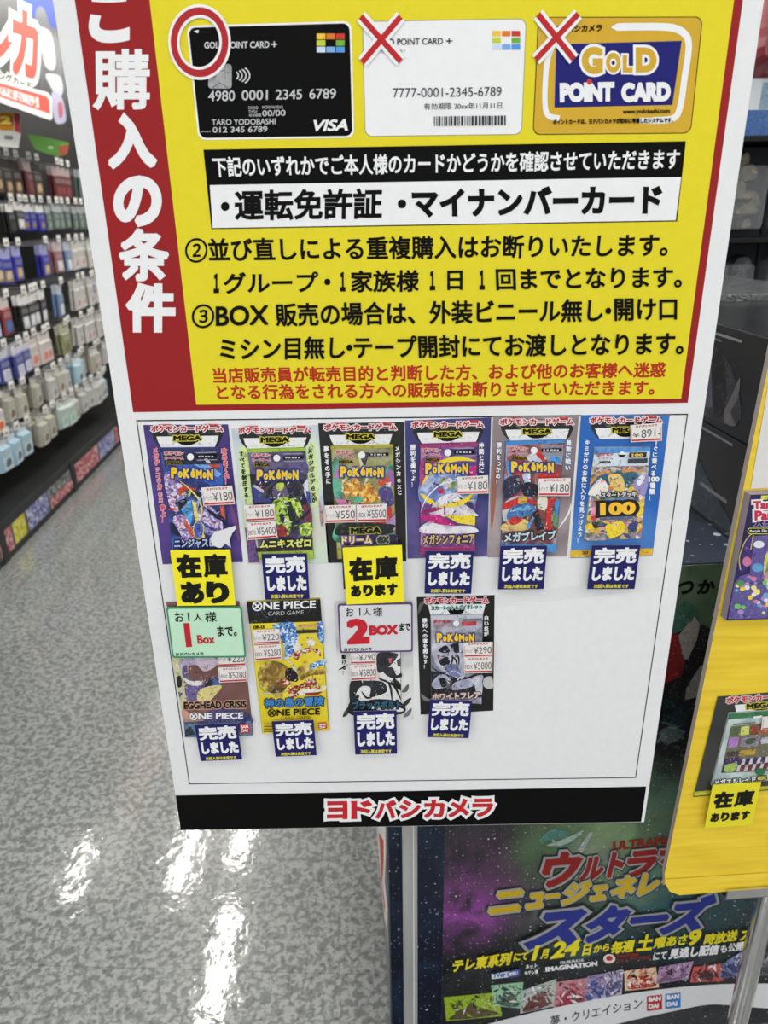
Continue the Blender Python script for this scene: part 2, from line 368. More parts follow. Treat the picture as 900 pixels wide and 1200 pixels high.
b.text(S, '並び直しによる重複購入はお断りいたします。', (244, 293), (783, 287), 27.5, K, 0.026)
for body, x0, x1, h in (('１', 250.5, 257, 23), ('グループ', 262, 373, 25), ('・', 380, 387.5, 7.5), ('１', 398.5, 405, 23), ('家族様', 411, 491, 26), ('１', 503.5, 510, 23), ('日', 524, 542, 23), ('１', 561.5, 568, 23), ('回までとなります。', 581, 799, 25)):
    b.text(S, body, (x0, 332 - (x0 - 251) * .0128), (x1, 332 - (x1 - 251) * .0128), h, K, 0.06 if body == '１' else 0.026)
b.text(S, '③', (225, 371), (251.5, 370), 28, K, 0.012)
b.text(S, 'BOX', (253, 370.5), (315, 369), 23.5, K, 0.026)
b.text(S, '販売の場合は、外装ビニール無し', (323, 369), (706.5, 363.3), 27.5, K, 0.026)
b.text(S, '・', (709, 364.2), (716, 364.1), 7.5, K, 0.03); b.text(S, '開け口', (719.5, 363), (793, 362), 26.5, K, 0.026)
b.text(S, 'ミシン目無し', (258, 409), (404.5, 407), 27, K, 0.026); b.text(S, '・', (406, 407.2), (413, 407.1), 7.5, K, 0.03)
b.text(S, 'テープ開封にてお渡しとなります。', (414.5, 407), (801, 402), 27, K, 0.026)
b.build('condition_lettering', SIGN)
b = MB(0.0006); Rd = C((176, 50, 30))
b.text(S, '当店販売員が転売目的と判断した方、および他のお客様へ迷惑', (249.5, 440), (780, 433), 18.5, Rd, 0.03)
b.text(S, 'となる行為をされる方への販売はお断りさせていただきます。', (254, 459.5), (767, 454), 18, Rd, 0.03)
b.build('warning_lettering', SIGN)
# frame line, strip, logo
b = MB(0.0002)
b.stroke(SIGN.P([(160.3, 493), (805.5, 485.5), (744.7, 911), (222, 918.5)]), 0.0017, C((34, 34, 38), .6, .06), closed=True)
b.build('frame_line', SIGN)
b = MB(0.0002)
q = [SIGN.p(206, 932), SIGN.p(758, 921.5)]
b.poly([(SIGN_L + .0002, 0.0003), (SIGN_R - .004, 0.0003), (SIGN_R - .004, q[1][1]), (SIGN_L + .0002, q[0][1])], C((14, 13, 13), .6, .06)); b.build('black_strip', SIGN)
b = MB(0.0004)
for k, ch in enumerate('ヨドバシカメラ'):
    x0 = 383 + k * 28.4
    b.text(S, ch, (x0, 949.5 - k * .55), (x0 + 24.5, 949 - k * .55), 21.5, C((190, 40, 48)), 0.05, outline=[(0.12, W)])
b.build('shop_name_lettering', SIGN)
# printed cards
def grid9(b, th, x0, y0, x1, y1, gap):
    cols = [(232, 190, 70), (214, 120, 50), (196, 60, 50), (190, 205, 60), None, (110, 170, 60), (200, 215, 235), (120, 170, 225), (80, 150, 220)]
    for k, c in enumerate(cols):
        if c is None: continue
        i, j = k % 3, k // 3; w3 = (x1 - x0) / 3; h3 = (y1 - y0) / 3
        b.poly(th.P(rect(x0 + i * w3 + gap, y0 + j * h3 + gap, x0 + (i + 1) * w3 - gap, y0 + (j + 1) * h3 - gap)), C(c))
qm = quadmap(SIGN, [(218.5, 30.3), (411.8, 24.8), (415.2, 161.5), (232.7, 164.2)])
b = MB(0.0006)
b.poly(mpts(qm, rrect(0, 0, 1, 1, .045, .07)), W)
b.poly(mpts(qm, rrect(.012, .018, .988, .982, .04, .063)), C((14, 13, 13), .6, .06))
SIGN.crop = (225, 20, 4.737); g = SIGN.p; LG = C((205, 205, 208)); V = C((196, 196, 198))
grid9(b, SIGN, 690, 90, 850, 200, 2.5)
b.poly(SIGN.P([(12, 80), (38, 72), (36, 92)]), W)
b.text(g, 'GOLD POINT CARD', (70, 158), (430, 154), 38, LG, 0.02)
b.text(g, '+', (441, 153), (474, 152), 32, LG, 0.01)
cq = rrect(92, 262, 222, 398, 18)
b.poly(SIGN.P(cq), cloud('chip_silver', [(0.35, (120, 120, 122)), (0.65, (176, 176, 178))], 60, 2, 0.3, 0.5))
for ln in ([(92, 300), (130, 300), (130, 270)], [(186, 266), (186, 310), (222, 310)], [(92, 335), (132, 335), (132, 300), (186, 300), (186, 345), (222, 345)], [(115, 395), (158, 365), (200, 395)]):
    b.stroke(SIGN.P(ln), SIGN.sc(150, 330, 3), C((60, 60, 62)))
for k in range(4):
    b.stroke(SIGN.P(ell(225 + k * 6, 326, 34 + k * 15, 26 + k * 10, 8, -48, 48)), SIGN.sc(280, 326, 7), LG)
b.text(g, '4980', (92, 440), (240, 438), 58, V, 0.012); b.text(g, '0001', (278, 436), (422, 433), 56, V, 0.012)
b.text(g, '2345', (466, 432), (612, 430), 56, V, 0.012); b.text(g, '6789', (652, 428), (800, 426), 56, V, 0.012)
b.text(g, 'GOOD', (315, 505), (368, 504), 17, V, 0.0); b.text(g, 'MONTH/YEAR', (392, 502), (508, 501), 17, V, 0.0); b.text(g, 'THRU', (315, 526), (362, 525), 14, V, 0); b.text(g, '有効期限', (318, 547), (386, 546), 16, V, 0.01)
b.text(g, '00/00', (392, 536), (520, 533), 34, V, 0.012)
b.text(g, 'TARO YODOBASHI', (112, 586), (465, 580), 32, V, 0.012); b.text(g, '012 345 6789', (118, 628), (420, 623), 32, V, 0.012)
b.text(g, '会員番号', (52, 637), (106, 636), 10, V, 0.0)
b.text(g, 'VISA', (676, 605), (866, 600), 64, W, 0.035, shear=0.25)
b.build('card_picture', SIGN, 'printed picture of a black credit card')
SIGN.crop = (0, 0, 1); g = SIGN.p
b = MB(0.0016)
pts = ell(234.3, 50, 30, 36.5, 40)
b.stroke(SIGN.P(pts), SIGN.sc(234, 50, 13.5), W, True); b.stroke(SIGN.P(pts), SIGN.sc(234, 50, 7.6), C((172, 44, 50)), True)
b.build('red_circle_mark', SIGN)
qm = quadmap(SIGN, [(424.5, 25), (617, 21.8), (611.5, 158), (427.5, 160.3)])
b = MB(0.0006)
b.poly(mpts(qm, rrect(0, 0, 1, 1, .045, .07)), C((150, 145, 120))); b.poly(mpts(qm, rrect(.005, .007, .995, .993, .042, .066)), W)
grid9(b, SIGN, 576, 35.8, 610, 59, .6)
DK = C((60, 60, 64))
b.text(g, 'GOLD POINT CARD', (437, 49.7), (519, 48.5), 7.6, DK, 0.02); b.text(g, '+', (522.5, 48.4), (530, 48.2), 7, DK, 0.01)
b.text(g, 'TEMPORARY', (443.5, 60.5), (475.5, 60), 4, C((150, 150, 152)), 0)
b.text(g, '7777-0001-2345-6789', (460.5, 109), (587.6, 107.4), 11, DK, 0.0)
b.text(g, '有効期限 20xx年11月11日', (496.8, 125), (588, 123.7), 7.8, DK, 0.005)
rb = random.Random(3); x = 508.5
while x < 593:
    wv = rb.choice((.8, 1.1, 1.9, 2.6)); b.poly(SIGN.P(rect(x, 136.6 - (x - 508) * .012, x + wv, 148 - (x - 508) * .012)), DK, b.d); x += wv + rb.choice((.8, 1.2, 1.6))
b.build('card_picture', SIGN, 'printed picture of a white credit card')
SIGN.crop = (500, 0, 2.25); g = SIGN.p
qm = quadmap(SIGN, [(293, 45), (728, 44), (696, 352), (279, 356)])
b = MB(0.0006); GO = C((205, 165, 52))
b.poly(mpts(qm, rrect(0, 0, 1, 1, .045, .07)), C((70, 58, 25))); b.poly(mpts(qm, rrect(.006, .008, .994, .992, .042, .066)), GO)
b.poly(SIGN.P([(341, 117), (672, 108), (647, 277), (336, 284)]), C((32, 32, 110)))
b.stroke(SIGN.P(smooth([(487, 72), (600, 71), (655, 76), (684, 96), (690, 130), (680, 200), (668, 280), (650, 312), (600, 318), (560, 318)], False)), [SIGN.sc(600, 100, v) for v in [4] + [17] * 40 + [14] * 5], W)
b.stroke(SIGN.P(smooth([(330, 128), (318, 160), (312, 220), (312, 280), (322, 306), (350, 312)], False)), SIGN.sc(330, 200, 14), W)
b.text(g, 'ヨドバシカメラ', (332, 77), (462, 74), 20, K, 0.05, shear=0.15)
for ch, x0, x1, y0, y1 in (('G', 408, 464, 124, 196), ('O', 472, 510, 140, 192), ('L', 516, 542, 146, 192), ('D', 550, 605, 126, 192)):
    b.text(g, ch, (x0, (y0 + y1) / 2), (x1, (y0 + y1) / 2), y1 - y0, GO, 0.07, outline=[(0.09, W)])
for wd, x0, x1 in (('POINT', 350, 494), ('CARD', 512, 642)):
    b.text(g, wd, (x0, 245), (x1, 242), 52, W, 0.08)
b.poly(SIGN.P(ell(428, 216, 7, 8)), C((200, 60, 50)))
b.text(g, 'www.yodobashi.com', (516, 296), (640, 294), 15, K, 0.03)
b.text(g, 'ポイントカードは、ヨドバシカメラが初めに考案したシステムです。', (332, 322), (648, 317), 14, K, 0.05)
b.build('card_picture', SIGN, 'printed picture of a gold point card')
SIGN.crop = (0, 0, 1); g = SIGN.p
for k, ((a0, a1), (b0, b1)) in enumerate((((422.5, 20), (470, 73)), ((470, 19), (424.5, 74))), 0): pass
for segs, thick in (((((423, 20), (469.5, 72.5)), ((469.5, 20), (424.5, 73.5))), 8.4), ((((630, 17.5), (672, 70)), ((677, 17), (627.5, 70.5))), 8.4)):
    b = MB(0.0018)
    for wd, mm in ((thick + 5, W), (thick - 2, C((182, 40, 46)))):
        for a, c in segs: b.stroke(SIGN.P([a, c]), SIGN.sc(450, 50, wd), mm)
    b.build('red_cross_mark', SIGN)
# sign pole behind
r = bpy.data.objects.new('sign_pole', None); COL.objects.link(r); r.location = (0.0275, 0.792, 0); tag(r, 'grey metal pole holding up the large notice board', 'pole')
GM = cloud('grey_steel', [(0.3, (140, 141, 140)), (0.7, (166, 167, 165))], 30, 2, 0.35, 0.5, stretch=(1, 1, .1))
b = MB()
pp = rrect(-.0105, -.0105, .0105, .0105, .004); n = len(pp)
b.raw([(x, y, z) for z in (.012, 1.6) for x, y in pp], [(i, (i + 1) % n, n + (i + 1) % n, n + i) for i in range(n)] + [tuple(range(n)), tuple(range(n, 2 * n))], GM)
b.box((.004, -.0118, .012), (.0056, -.0104, 1.6), C((205, 206, 204), .3, .5)); b.build('pole', r)  # pale front bar paints the highlight running down the pole
b = MB(); b.tube((0, 0, 0), (0, 0, .012), .16, C((70, 70, 72), .4, .4), 40); b.build('base_plate', r)
for z in (.95, 1.45):
    b = MB(); b.box((-.03, -.0440, z), (.03, -.0105, z + .05), C((60, 60, 62))); b.build('bracket', r)

# ------------------------------------------------------------------ card packs shown on the sign
def A(c):
    """printed artwork colour: streaky, painted-looking"""
    dk = tuple(v * .62 for v in c); lt = tuple(min(245, v * .7 + 78) for v in c)
    return cloud('art_%d_%d_%d' % c, [(0.3, dk), (0.44, c), (0.58, c), (0.72, lt)], 130, 5, 0.35, 0.4, 1.6)
def shards(b, f, poly, cols, n, seed, lo=8, hi=40):
    """many small slivers and specks of print inside a quad of crop coordinates"""
    rd = random.Random(seed); d = b.up(); n = int(n * 1.8); cols = list(cols) + [(22, 22, 34), (226, 224, 230)]; (x0, y0), (x1, y1), (x2, y2), (x3, y3) = poly
    for k in range(n):
        s, t = rd.uniform(.04, .96), rd.uniform(.03, .97)
        cx = (x0 * (1 - s) + x1 * s) * (1 - t) + (x3 * (1 - s) + x2 * s) * t; cy = (y0 * (1 - s) + y1 * s) * (1 - t) + (y3 * (1 - s) + y2 * s) * t
        a = rd.uniform(0, math.pi); L = rd.uniform(lo, hi) / 2 * min(1, 4 * min(s, 1 - s, t, 1 - t) + .3); w = L * rd.uniform(.12, .45); ca, sa = math.cos(a), math.sin(a); m = rd.uniform(-.5, .5)
        pts = [(cx - L * ca, cy - L * sa), (cx + m * L * ca - w * sa, cy + m * L * sa + w * ca), (cx + L * ca, cy + L * sa), (cx + m * L * ca + w * sa * .7, cy + m * L * sa - w * ca * .7)]
        b.poly(f.P(pts), A(rd.choice(cols)), d + k * 2e-7)
def pal(b, th, items):
    """printed shapes: (colour or material, points[, 's' for rounded])"""
    for it in items:
        m = it[0] if not isinstance(it[0], tuple) else A(it[0])
        pts = th.P(it[1]); b.poly(smooth(pts) if len(it) > 2 and it[2] == 's' else pts, m)
def ribbon(b, th, pts, w, c, taper=False):
    q = smooth(th.P(pts), False, 6); k = th.sc(pts[0][0], pts[0][1], w)
    n = len(q); b.stroke(q, [k * (math.sin(math.pi * (i + .4) / (n - .2)) if taper else 1) for i in range(n)], c if not isinstance(c, tuple) else C(c, 0.35, 0.4))
def price(card, quad, small, big, d=0.0066):
    card.pd = d; mp = quadmap(card, quad)
    b = MB(d - 0.0002); b.prism(mpts(mp, rect(0, 0, 1, 1)), d - .0002, d, C((226, 222, 220), .5)); b.d = d
    R = C((190, 60, 62)); G = C((84, 80, 80))
    b.text(mp, 'ヨドバシカメラ', (.16, .11), (.84, .11), .13, R, 0.06)
    if small: b.text(mp, small, (.05, .58), (.30, .60), .26, G, 0.0)
    if big: b.text(mp, big, (.34, .55), (.96, .53), .46, G, 0.0)
    for q in ((.03, .22, .045, .84), (.955, .22, .97, .84)): b.poly(mpts(mp, rect(*q)), C((200, 130, 130)))
    b.poly(mpts(mp, rect(.03, .85, .97, .95)), R)
    b.build('price_label', card, 'white and red price label' + (' reading ' + big if big else '')); card.pd = 0.0
def pack_body(card, quad, m_edge, m_face, d0=.001, d1=.003, name='foil_pack'):
    """slightly puffed foil bag: flat crimped rim, raised middle. returns MB with the print plane at d1"""
    card.pd = d1
    b = MB(d1); o = [Vector(card.p(*k)) for k in quad]
    def mp(x, y):
        v = o[0] * (1 - x) * (1 - y) + o[1] * x * (1 - y) + o[2] * x * y + o[3] * (1 - x) * y; return (v.x, v.y)
    b.prism(mpts(mp, rect(0, 0, 1, 1)), d0, d1, m_face, m_edge, inset=mpts(mp, rect(.012, .006, .988, .994)))
    b.d = d1
    return b
def header_emblem(card, b, g, x0, x1, y, dy=0, arc=True, sub='MEGA', subc=((22, 22, 20), (196, 186, 60)), white=(226, 226, 228), h=52):
    """black half-round emblem with white window and the red lettering of the range"""
    wd = x1 - x0; cx = (x0 + x1) / 2
    def X(t): return x0 + wd * t
    if arc:
        pal(b, card, [(BLACK, [(X(.01), y - 15), (X(.99), y - 22), (X(.99), y + 55), (X(.95), y + 110 + dy), (X(.89), y + 148 + dy), (X(.13), y + 148 + dy), (X(.06), y + 105 + dy), (X(.02), y + 60)]),
                      (white, [(X(.075), y + 62), (X(.935), y + 55), (X(.915), y + 100), (X(.885), y + 142 + dy), (X(.14), y + 146 + dy), (X(.1), y + 105)])])
        b.poly(smooth(card.P([(X(.33), y + 60), (X(.68), y + 57), (X(.66), y + 95), (X(.58), y + 122), (X(.5), y + 130), (X(.42), y + 124), (X(.35), y + 97)])), C(BLACK))
        pal(b, card, [((200, 45, 50), [(X(.1), y - 34), (X(.28), y - 36), (X(.26), y - 22), (X(.1), y - 20)]), ((200, 45, 50), [(X(.74), y - 38), (X(.93), y - 36), (X(.93), y - 20), (X(.76), y - 22)])])
    b.text(g, 'ポケモンカードゲーム', (x0 + 2, y), (x1 - 2, y - 3), h, C((174, 34, 42)), 0.05, outline=[(0.13, C((222, 214, 216)))])
    b.text(g, sub, (X(.31), y + 75), (X(.70), y + 72), 42, C(subc[0]), 0.06, outline=[(0.12, C(subc[1]))])
def small_marks(b, card, g, x0, y0, x1, hole, rx0, rx1, gold=(150, 130, 40)):
    """small red range lettering at the left of the hang hole, thin bars of fine print at its right"""
    R = C((190, 50, 62)); LW = C((214, 200, 206))
    b.text(g, 'ポケモン', (x0, y0), (x1, y0), 30, R, 0.05, outline=[(0.1, LW)])
    b.text(g, 'カードゲーム', (x0 + 2, y0 + 38), (x1 + 2, y0 + 38), 26, R, 0.04, outline=[(0.08, LW)])
    b.text(g, 'MEGA', (x0 + 25, y0 + 76), (x1 - 8, y0 + 75), 24, C((40, 34, 20)), 0.06, outline=[(0.09, C(gold))])
    b.poly(card.P(ell(hole[0], hole[1], 27, 27, 20)), C(LWHITE))
    for k, (yy, hh, c) in enumerate(((hole[1] - 36, 8, (150, 150, 170)), (hole[1] - 14, 24, (20, 20, 30)), (hole[1] + 22, 7, (150, 150, 165)))):
        b.poly(card.P([(rx0 + k * 3, yy), (rx1 + k * 3, yy - 4), (rx1 + k * 3, yy + hh - 4), (rx0 + k * 3, yy + hh)]), C(c))
    for k in range(5):
        xx = rx0 + 18 + k * (rx1 - rx0 - 30) / 5; b.poly(card.P(rect(xx, hole[1] - 9, xx + (14 if k != 2 else 20), hole[1] + 2)), C((205, 205, 212)))
def logo(b, g, L, R, h, oc=(44, 62, 140)):
    """arched yellow wordmark with a blue rim, letters of uneven size"""
    xs = [0, .165, .285, .46, .585, .74, .845, 1.0]
    d0 = b.up(); d1 = b.up()
    for r, mm, dd in ((0.17, C(oc), d0), (0.0, C((236, 196, 48)), d1)):
        for k, ch in enumerate('PoKéMoN'):
            t0, t1 = xs[k], xs[k + 1]; tm = (t0 + t1) / 2
            hh = h * (.92, .56, .8, .78, .76, .52, .86)[k]; off = h * (.0, .12, .02, -.04, .03, .1, .04)[k]; wd = R[0] - L[0]
            x0 = L[0] + wd * t0 + 1; x1 = L[0] + wd * t1 - 5; yy = L[1] + (R[1] - L[1]) * tm + off
            sc = hh / h * .9
            e = 0.1 if r else 0.0
            b.text(g, ch, (x0 - h * e, yy), (x1 + h * e, yy), hh + 2 * h * e, mm, 0.07 + r, d=dd + k * 1e-6)
def new_card(label, quad, crop, d=0.0):
    f = stick(SIGN, 'card_pack_sample', label, 'card pack', quad, d + .0001, crop, 'card pack samples on the notice board')
    return f
def backing(f, m, quad, edge=None):
    b = MB(); b.prism(f.P(quad), 0, .0009, m, C((205, 205, 205)) if edge is None else edge); f.pd = .0009; b.d = .0009
    return b

# --- 1: purple card, blue pack
Q = [(20, 85), (683, 80), (800, 1155), (172, 1172)]; cr = (165, 485, 6.667)
f = new_card('purple card with a cobalt foil pack and torn white patch, in the top row', Q, cr); g = f.p
b = backing(f, cloud('print_purple', [(0.3, (50, 42, 100)), (0.5, (72, 56, 124)), (0.75, (104, 74, 150))], 14, 3), Q)
ribbon(b, f, [(200, 1110), (330, 1080), (520, 1120), (700, 1090)], 40, (110, 60, 120), True); ribbon(b, f, [(700, 700), (740, 860), (770, 1000)], 36, (110, 66, 120), True)
header_emblem(f, b, g, 80, 645, 115)
PK = C((214, 70, 84), .5); RO = [(0.08, C((228, 190, 205)))]
b.vtext(g, 'メガゲッコウガex', (112, 262), (162, 690), 42, PK, 0.04, RO); b.vtext(g, '参上！', (170, 705), (186, 850), 44, PK, 0.04, RO)
b.vtext(g, '攻めまくれ！', (650, 265), (680, 550), 46, PK, 0.04, RO)
b.build('backing_card', f)
b = pack_body(f, [(150, 265), (612, 262), (702, 1052), (243, 1066)], C((60, 66, 120)), cloud('print_cobalt', [(0.3, (20, 28, 72)), (0.5, (36, 56, 128)), (0.7, (84, 110, 190))], 60, 3, .3, .5))
LV = mosaic('print_lavender', [(150, 130, 190), (206, 190, 214), (96, 84, 150), (220, 210, 226), (180, 110, 150), (120, 130, 200)], 420)
pal(b, f, [((38, 44, 96), [(152, 268), (611, 265), (616, 298), (158, 304)]), ((22, 24, 52), [(166, 306), (615, 300), (628, 388), (190, 400)]),
           (LV, [(185, 470), (300, 480), (345, 640), (300, 760), (226, 720)], 's'), ((52, 92, 178), [(330, 400), (640, 388), (645, 560), (560, 570), (430, 480)]),
           ((120, 165, 220), [(410, 392), (540, 400), (632, 470), (600, 496), (500, 440)]), ((186, 72, 54), [(520, 390), (618, 394), (622, 428), (560, 424)]), ((220, 226, 236), [(495, 352), (520, 348), (548, 380), (512, 376)]),
           ((32, 48, 116), [(285, 512), (400, 520), (560, 560), (640, 640), (560, 650), (430, 600), (330, 560)], 's'), ((186, 64, 44), [(286, 590), (330, 560), (420, 580), (432, 600), (360, 592), (300, 640)]),
           ((16, 18, 34), [(392, 590), (478, 628), (470, 684), (400, 652)]), ((206, 210, 150), [(340, 615), (398, 590), (385, 640), (340, 632)]), (LV, [(470, 720), (570, 740), (640, 860), (620, 930), (520, 940), (450, 840)], 's'),
           ((18, 20, 44), [(262, 694), (350, 656), (372, 700), (300, 756)]), ((70, 160, 224), [(312, 744), (392, 668), (408, 790), (388, 876), (352, 800)]), (LV, [(260, 800), (350, 800), (420, 960), (330, 985), (262, 900)], 's'),
           ((190, 58, 42), [(215, 738), (296, 734), (300, 746), (218, 752)]), ((196, 70, 44), [(332, 802), (366, 850), (432, 952), (400, 958), (342, 870)]), ((226, 214, 110), [(398, 668), (432, 690), (456, 830), (506, 968), (478, 962), (430, 860)]),
           ((70, 84, 168), ell(452, 905, 36, 68, 20)), ((206, 90, 46), [(618, 714), (650, 716), (664, 838), (634, 800)])])
b.stroke(f.P(ell(452, 905, 40, 72, 24)), f.sc(450, 900, 7), C((220, 206, 100)), True)
ribbon(b, f, [(500, 728), (580, 790), (640, 820), (678, 888)], 40, (20, 24, 60), True); ribbon(b, f, [(246, 840), (262, 900), (318, 962)], 50, (20, 22, 56), True); ribbon(b, f, [(470, 830), (540, 890), (610, 905)], 26, (36, 58, 150), True)
ribbon(b, f, [(300, 515), (400, 600), (470, 700), (480, 820)], 14, (224, 212, 96), True); ribbon(b, f, [(620, 560), (480, 640), (440, 760)], 12, (150, 190, 235), True)
shards(b, f, [(190, 500), (640, 500), (690, 950), (240, 950)], [(40, 50, 110), (200, 196, 220), (120, 160, 220), (190, 70, 60), (20, 22, 44), (226, 214, 130), (150, 130, 190)], 110, 1)
small_marks(b, f, g, 185, 305, 335, (390, 333), 435, 592); logo(b, g, (238, 455), (572, 468), 92)
b.text(g, 'ニンジャスピナー', (264, 1010), (690, 996), 70, C((176, 190, 216)), 0.04, outline=[(0.11, C((30, 34, 74)))])
b.build('foil_pack', f)
f.pd = .0064; b = MB(.0062)
b.prism(f.P([(543, 970), (575, 925), (640, 905), (700, 885), (738, 874), (744, 896), (716, 930), (692, 985), (704, 1046), (660, 1012), (630, 1046), (604, 1046), (556, 1024)]), .006, .0064, C((222, 220, 224))); b.build('torn_patch', f)
price(f, [(470, 577), (712, 560), (736, 705), (490, 718)], '1パック', '¥180')

# --- 2: pale iridescent card, green and black pack
Q = [(8, 112), (684, 84), (778, 1162), (138, 1172)]; cr = (270, 485, 6.664)
f = new_card('pale rainbow card with a green and black pack, second in the top row', Q, cr); g = f.p
b = backing(f, cloud('print_iris', [(0.25, (150, 160, 190)), (0.4, (196, 206, 214)), (0.52, (206, 222, 196)), (0.64, (214, 190, 206)), (0.8, (176, 190, 222))], 9, 2, dist=1), Q)
pal(b, f, [((104, 76, 128), [(112, 890), (170, 870), (232, 1160), (144, 1164)]), ((206, 224, 160), [(64, 300), (130, 290), (165, 690), (115, 690)], 's'), ((206, 224, 160), [(606, 270), (660, 270), (690, 680), (630, 690)], 's'), ((190, 150, 160), [(690, 690), (706, 700), (730, 850), (705, 870)], 's')])
header_emblem(f, b, g, 58, 632, 128)
b.vtext(g, 'すべてを制圧する！', (84, 288), (134, 704), 42, C((30, 34, 24)), 0.04); b.vtext(g, 'メガジガルデexが', (622, 262), (656, 694), 44, C((30, 34, 24)), 0.04)
b.build('backing_card', f)
b = pack_body(f, [(128, 275), (586, 262), (654, 1135), (225, 1142)], C((120, 150, 40)), cloud('print_violetgrey', [(0.3, (40, 32, 56)), (0.5, (74, 62, 100)), (0.7, (124, 116, 156))], 60, 3, .3, .5))
GR = mosaic('print_limegreen', [(140, 180, 40), (190, 214, 70), (100, 140, 40), (214, 224, 150), (60, 80, 40), (166, 200, 60)], 330)
pal(b, f, [((156, 186, 50), [(128, 278), (586, 266), (588, 290), (132, 303)]), ((30, 26, 44), [(150, 470), (560, 500), (610, 600), (590, 760), (180, 720)]), ((94, 84, 130), [(440, 390), (592, 380), (600, 470), (500, 430)], 's'),
           ((56, 62, 128), [(165, 560), (250, 560), (330, 690), (190, 690)]), ((196, 190, 206), [(168, 560), (200, 556), (335, 640), (320, 660)]), ((120, 30, 50), [(230, 560), (262, 560), (330, 640), (300, 650)]),
           ((214, 210, 224), [(560, 560), (605, 500), (618, 700), (585, 640)]), ((60, 66, 150), [(590, 600), (622, 604), (632, 700), (600, 690)]), ((24, 20, 30), [(280, 540), (330, 520), (350, 640), (270, 660)]), ((40, 34, 56), [(440, 540), (560, 540), (500, 620), (440, 640)]),
           ((96, 84, 120), [(340, 560), (430, 560), (440, 660), (340, 660)], 's'), ((190, 206, 80), [(362, 545), (418, 540), (408, 590), (366, 594)], 's'),
           (GR, [(330, 690), (420, 650), (500, 700), (480, 840), (450, 950), (380, 900), (350, 800)], 's'), (GR, [(460, 668), (520, 660), (556, 720), (558, 810), (520, 790), (500, 720)], 's'), ((24, 34, 26), [(432, 690), (470, 680), (500, 760), (520, 900), (496, 910), (460, 820)]),
           ((104, 50, 70), [(560, 720), (632, 740), (636, 950), (600, 900)], 's'), ((30, 28, 40), [(490, 860), (620, 740), (620, 770), (510, 880)]), ((150, 40, 46), [(370, 880), (430, 880), (440, 950), (378, 950)], 's'),
           (GR, [(540, 870), (632, 850), (634, 935), (560, 950)], 's'), ((226, 230, 220), ell(432, 838, 14, 22, 14)), ((30, 30, 60), [(390, 780), (424, 790), (416, 850), (392, 830)], 's'), ((44, 30, 44), [(196, 1044), (636, 1030), (640, 1066), (205, 1080)]), ((160, 192, 60), [(212, 1076), (646, 1062), (652, 1130), (226, 1138)])])
ribbon(b, f, [(470, 500), (560, 560), (540, 640), (450, 640)], 22, (60, 60, 66), True); ribbon(b, f, [(360, 520), (280, 590), (250, 690)], 20, (70, 66, 84), True)
shards(b, f, [(140, 400), (596, 400), (636, 950), (200, 960)], [(40, 34, 54), (150, 180, 60), (90, 80, 120), (214, 214, 224), (120, 40, 56), (24, 24, 30), (60, 66, 140)], 110, 2)
small_marks(b, f, g, 168, 320, 318, (364, 342), 412, 568); logo(b, g, (206, 475), (538, 470), 92)
b.text(g, 'ムニキスゼロ', (232, 1012), (632, 1000), 66, C((214, 216, 120)), 0.05, outline=[(0.12, C((36, 44, 30)))])
b.build('foil_pack', f)
price(f, [(103, 716), (345, 705), (352, 828), (116, 840)], '1パック', '¥180'); price(f, [(122, 850), (352, 838), (370, 966), (134, 986)], '1BOX', '¥5400')

# --- 3: black card, gold and teal pack
Q = [(20, 72), (690, 62), (708, 1148), (96, 1162)]; cr = (370, 485, 6.664)
f = new_card('black card with a gold and teal pack, two price labels side by side', Q, cr); g = f.p
b = backing(f, cloud('print_black', [(0.3, (12, 12, 12)), (0.8, (34, 32, 32))], 10, 3, .3, .4), Q)
header_emblem(f, b, g, 64, 634, 104)
b.vtext(g, '夢をその手に', (80, 250), (100, 550), 44, C(LWHITE), 0.04); b.vtext(g, 'メガシンカexと', (636, 246), (656, 634), 44, C(LWHITE), 0.04)
b.build('backing_card', f)
b = pack_body(f, [(116, 252), (604, 240), (632, 1128), (166, 1140)], C((150, 140, 50)), cloud('print_gold', [(0.3, (84, 84, 56)), (0.5, (140, 140, 90)), (0.7, (190, 186, 130))], 60, 3, .3, .5))
TL = cloud('print_teal', [(0.35, (40, 104, 84)), (0.6, (96, 176, 150))], 80, 2, .3, .5); OR = mosaic('print_amber', [(214, 150, 50), (230, 190, 90), (180, 110, 40), (240, 214, 140), (200, 130, 50)], 300)
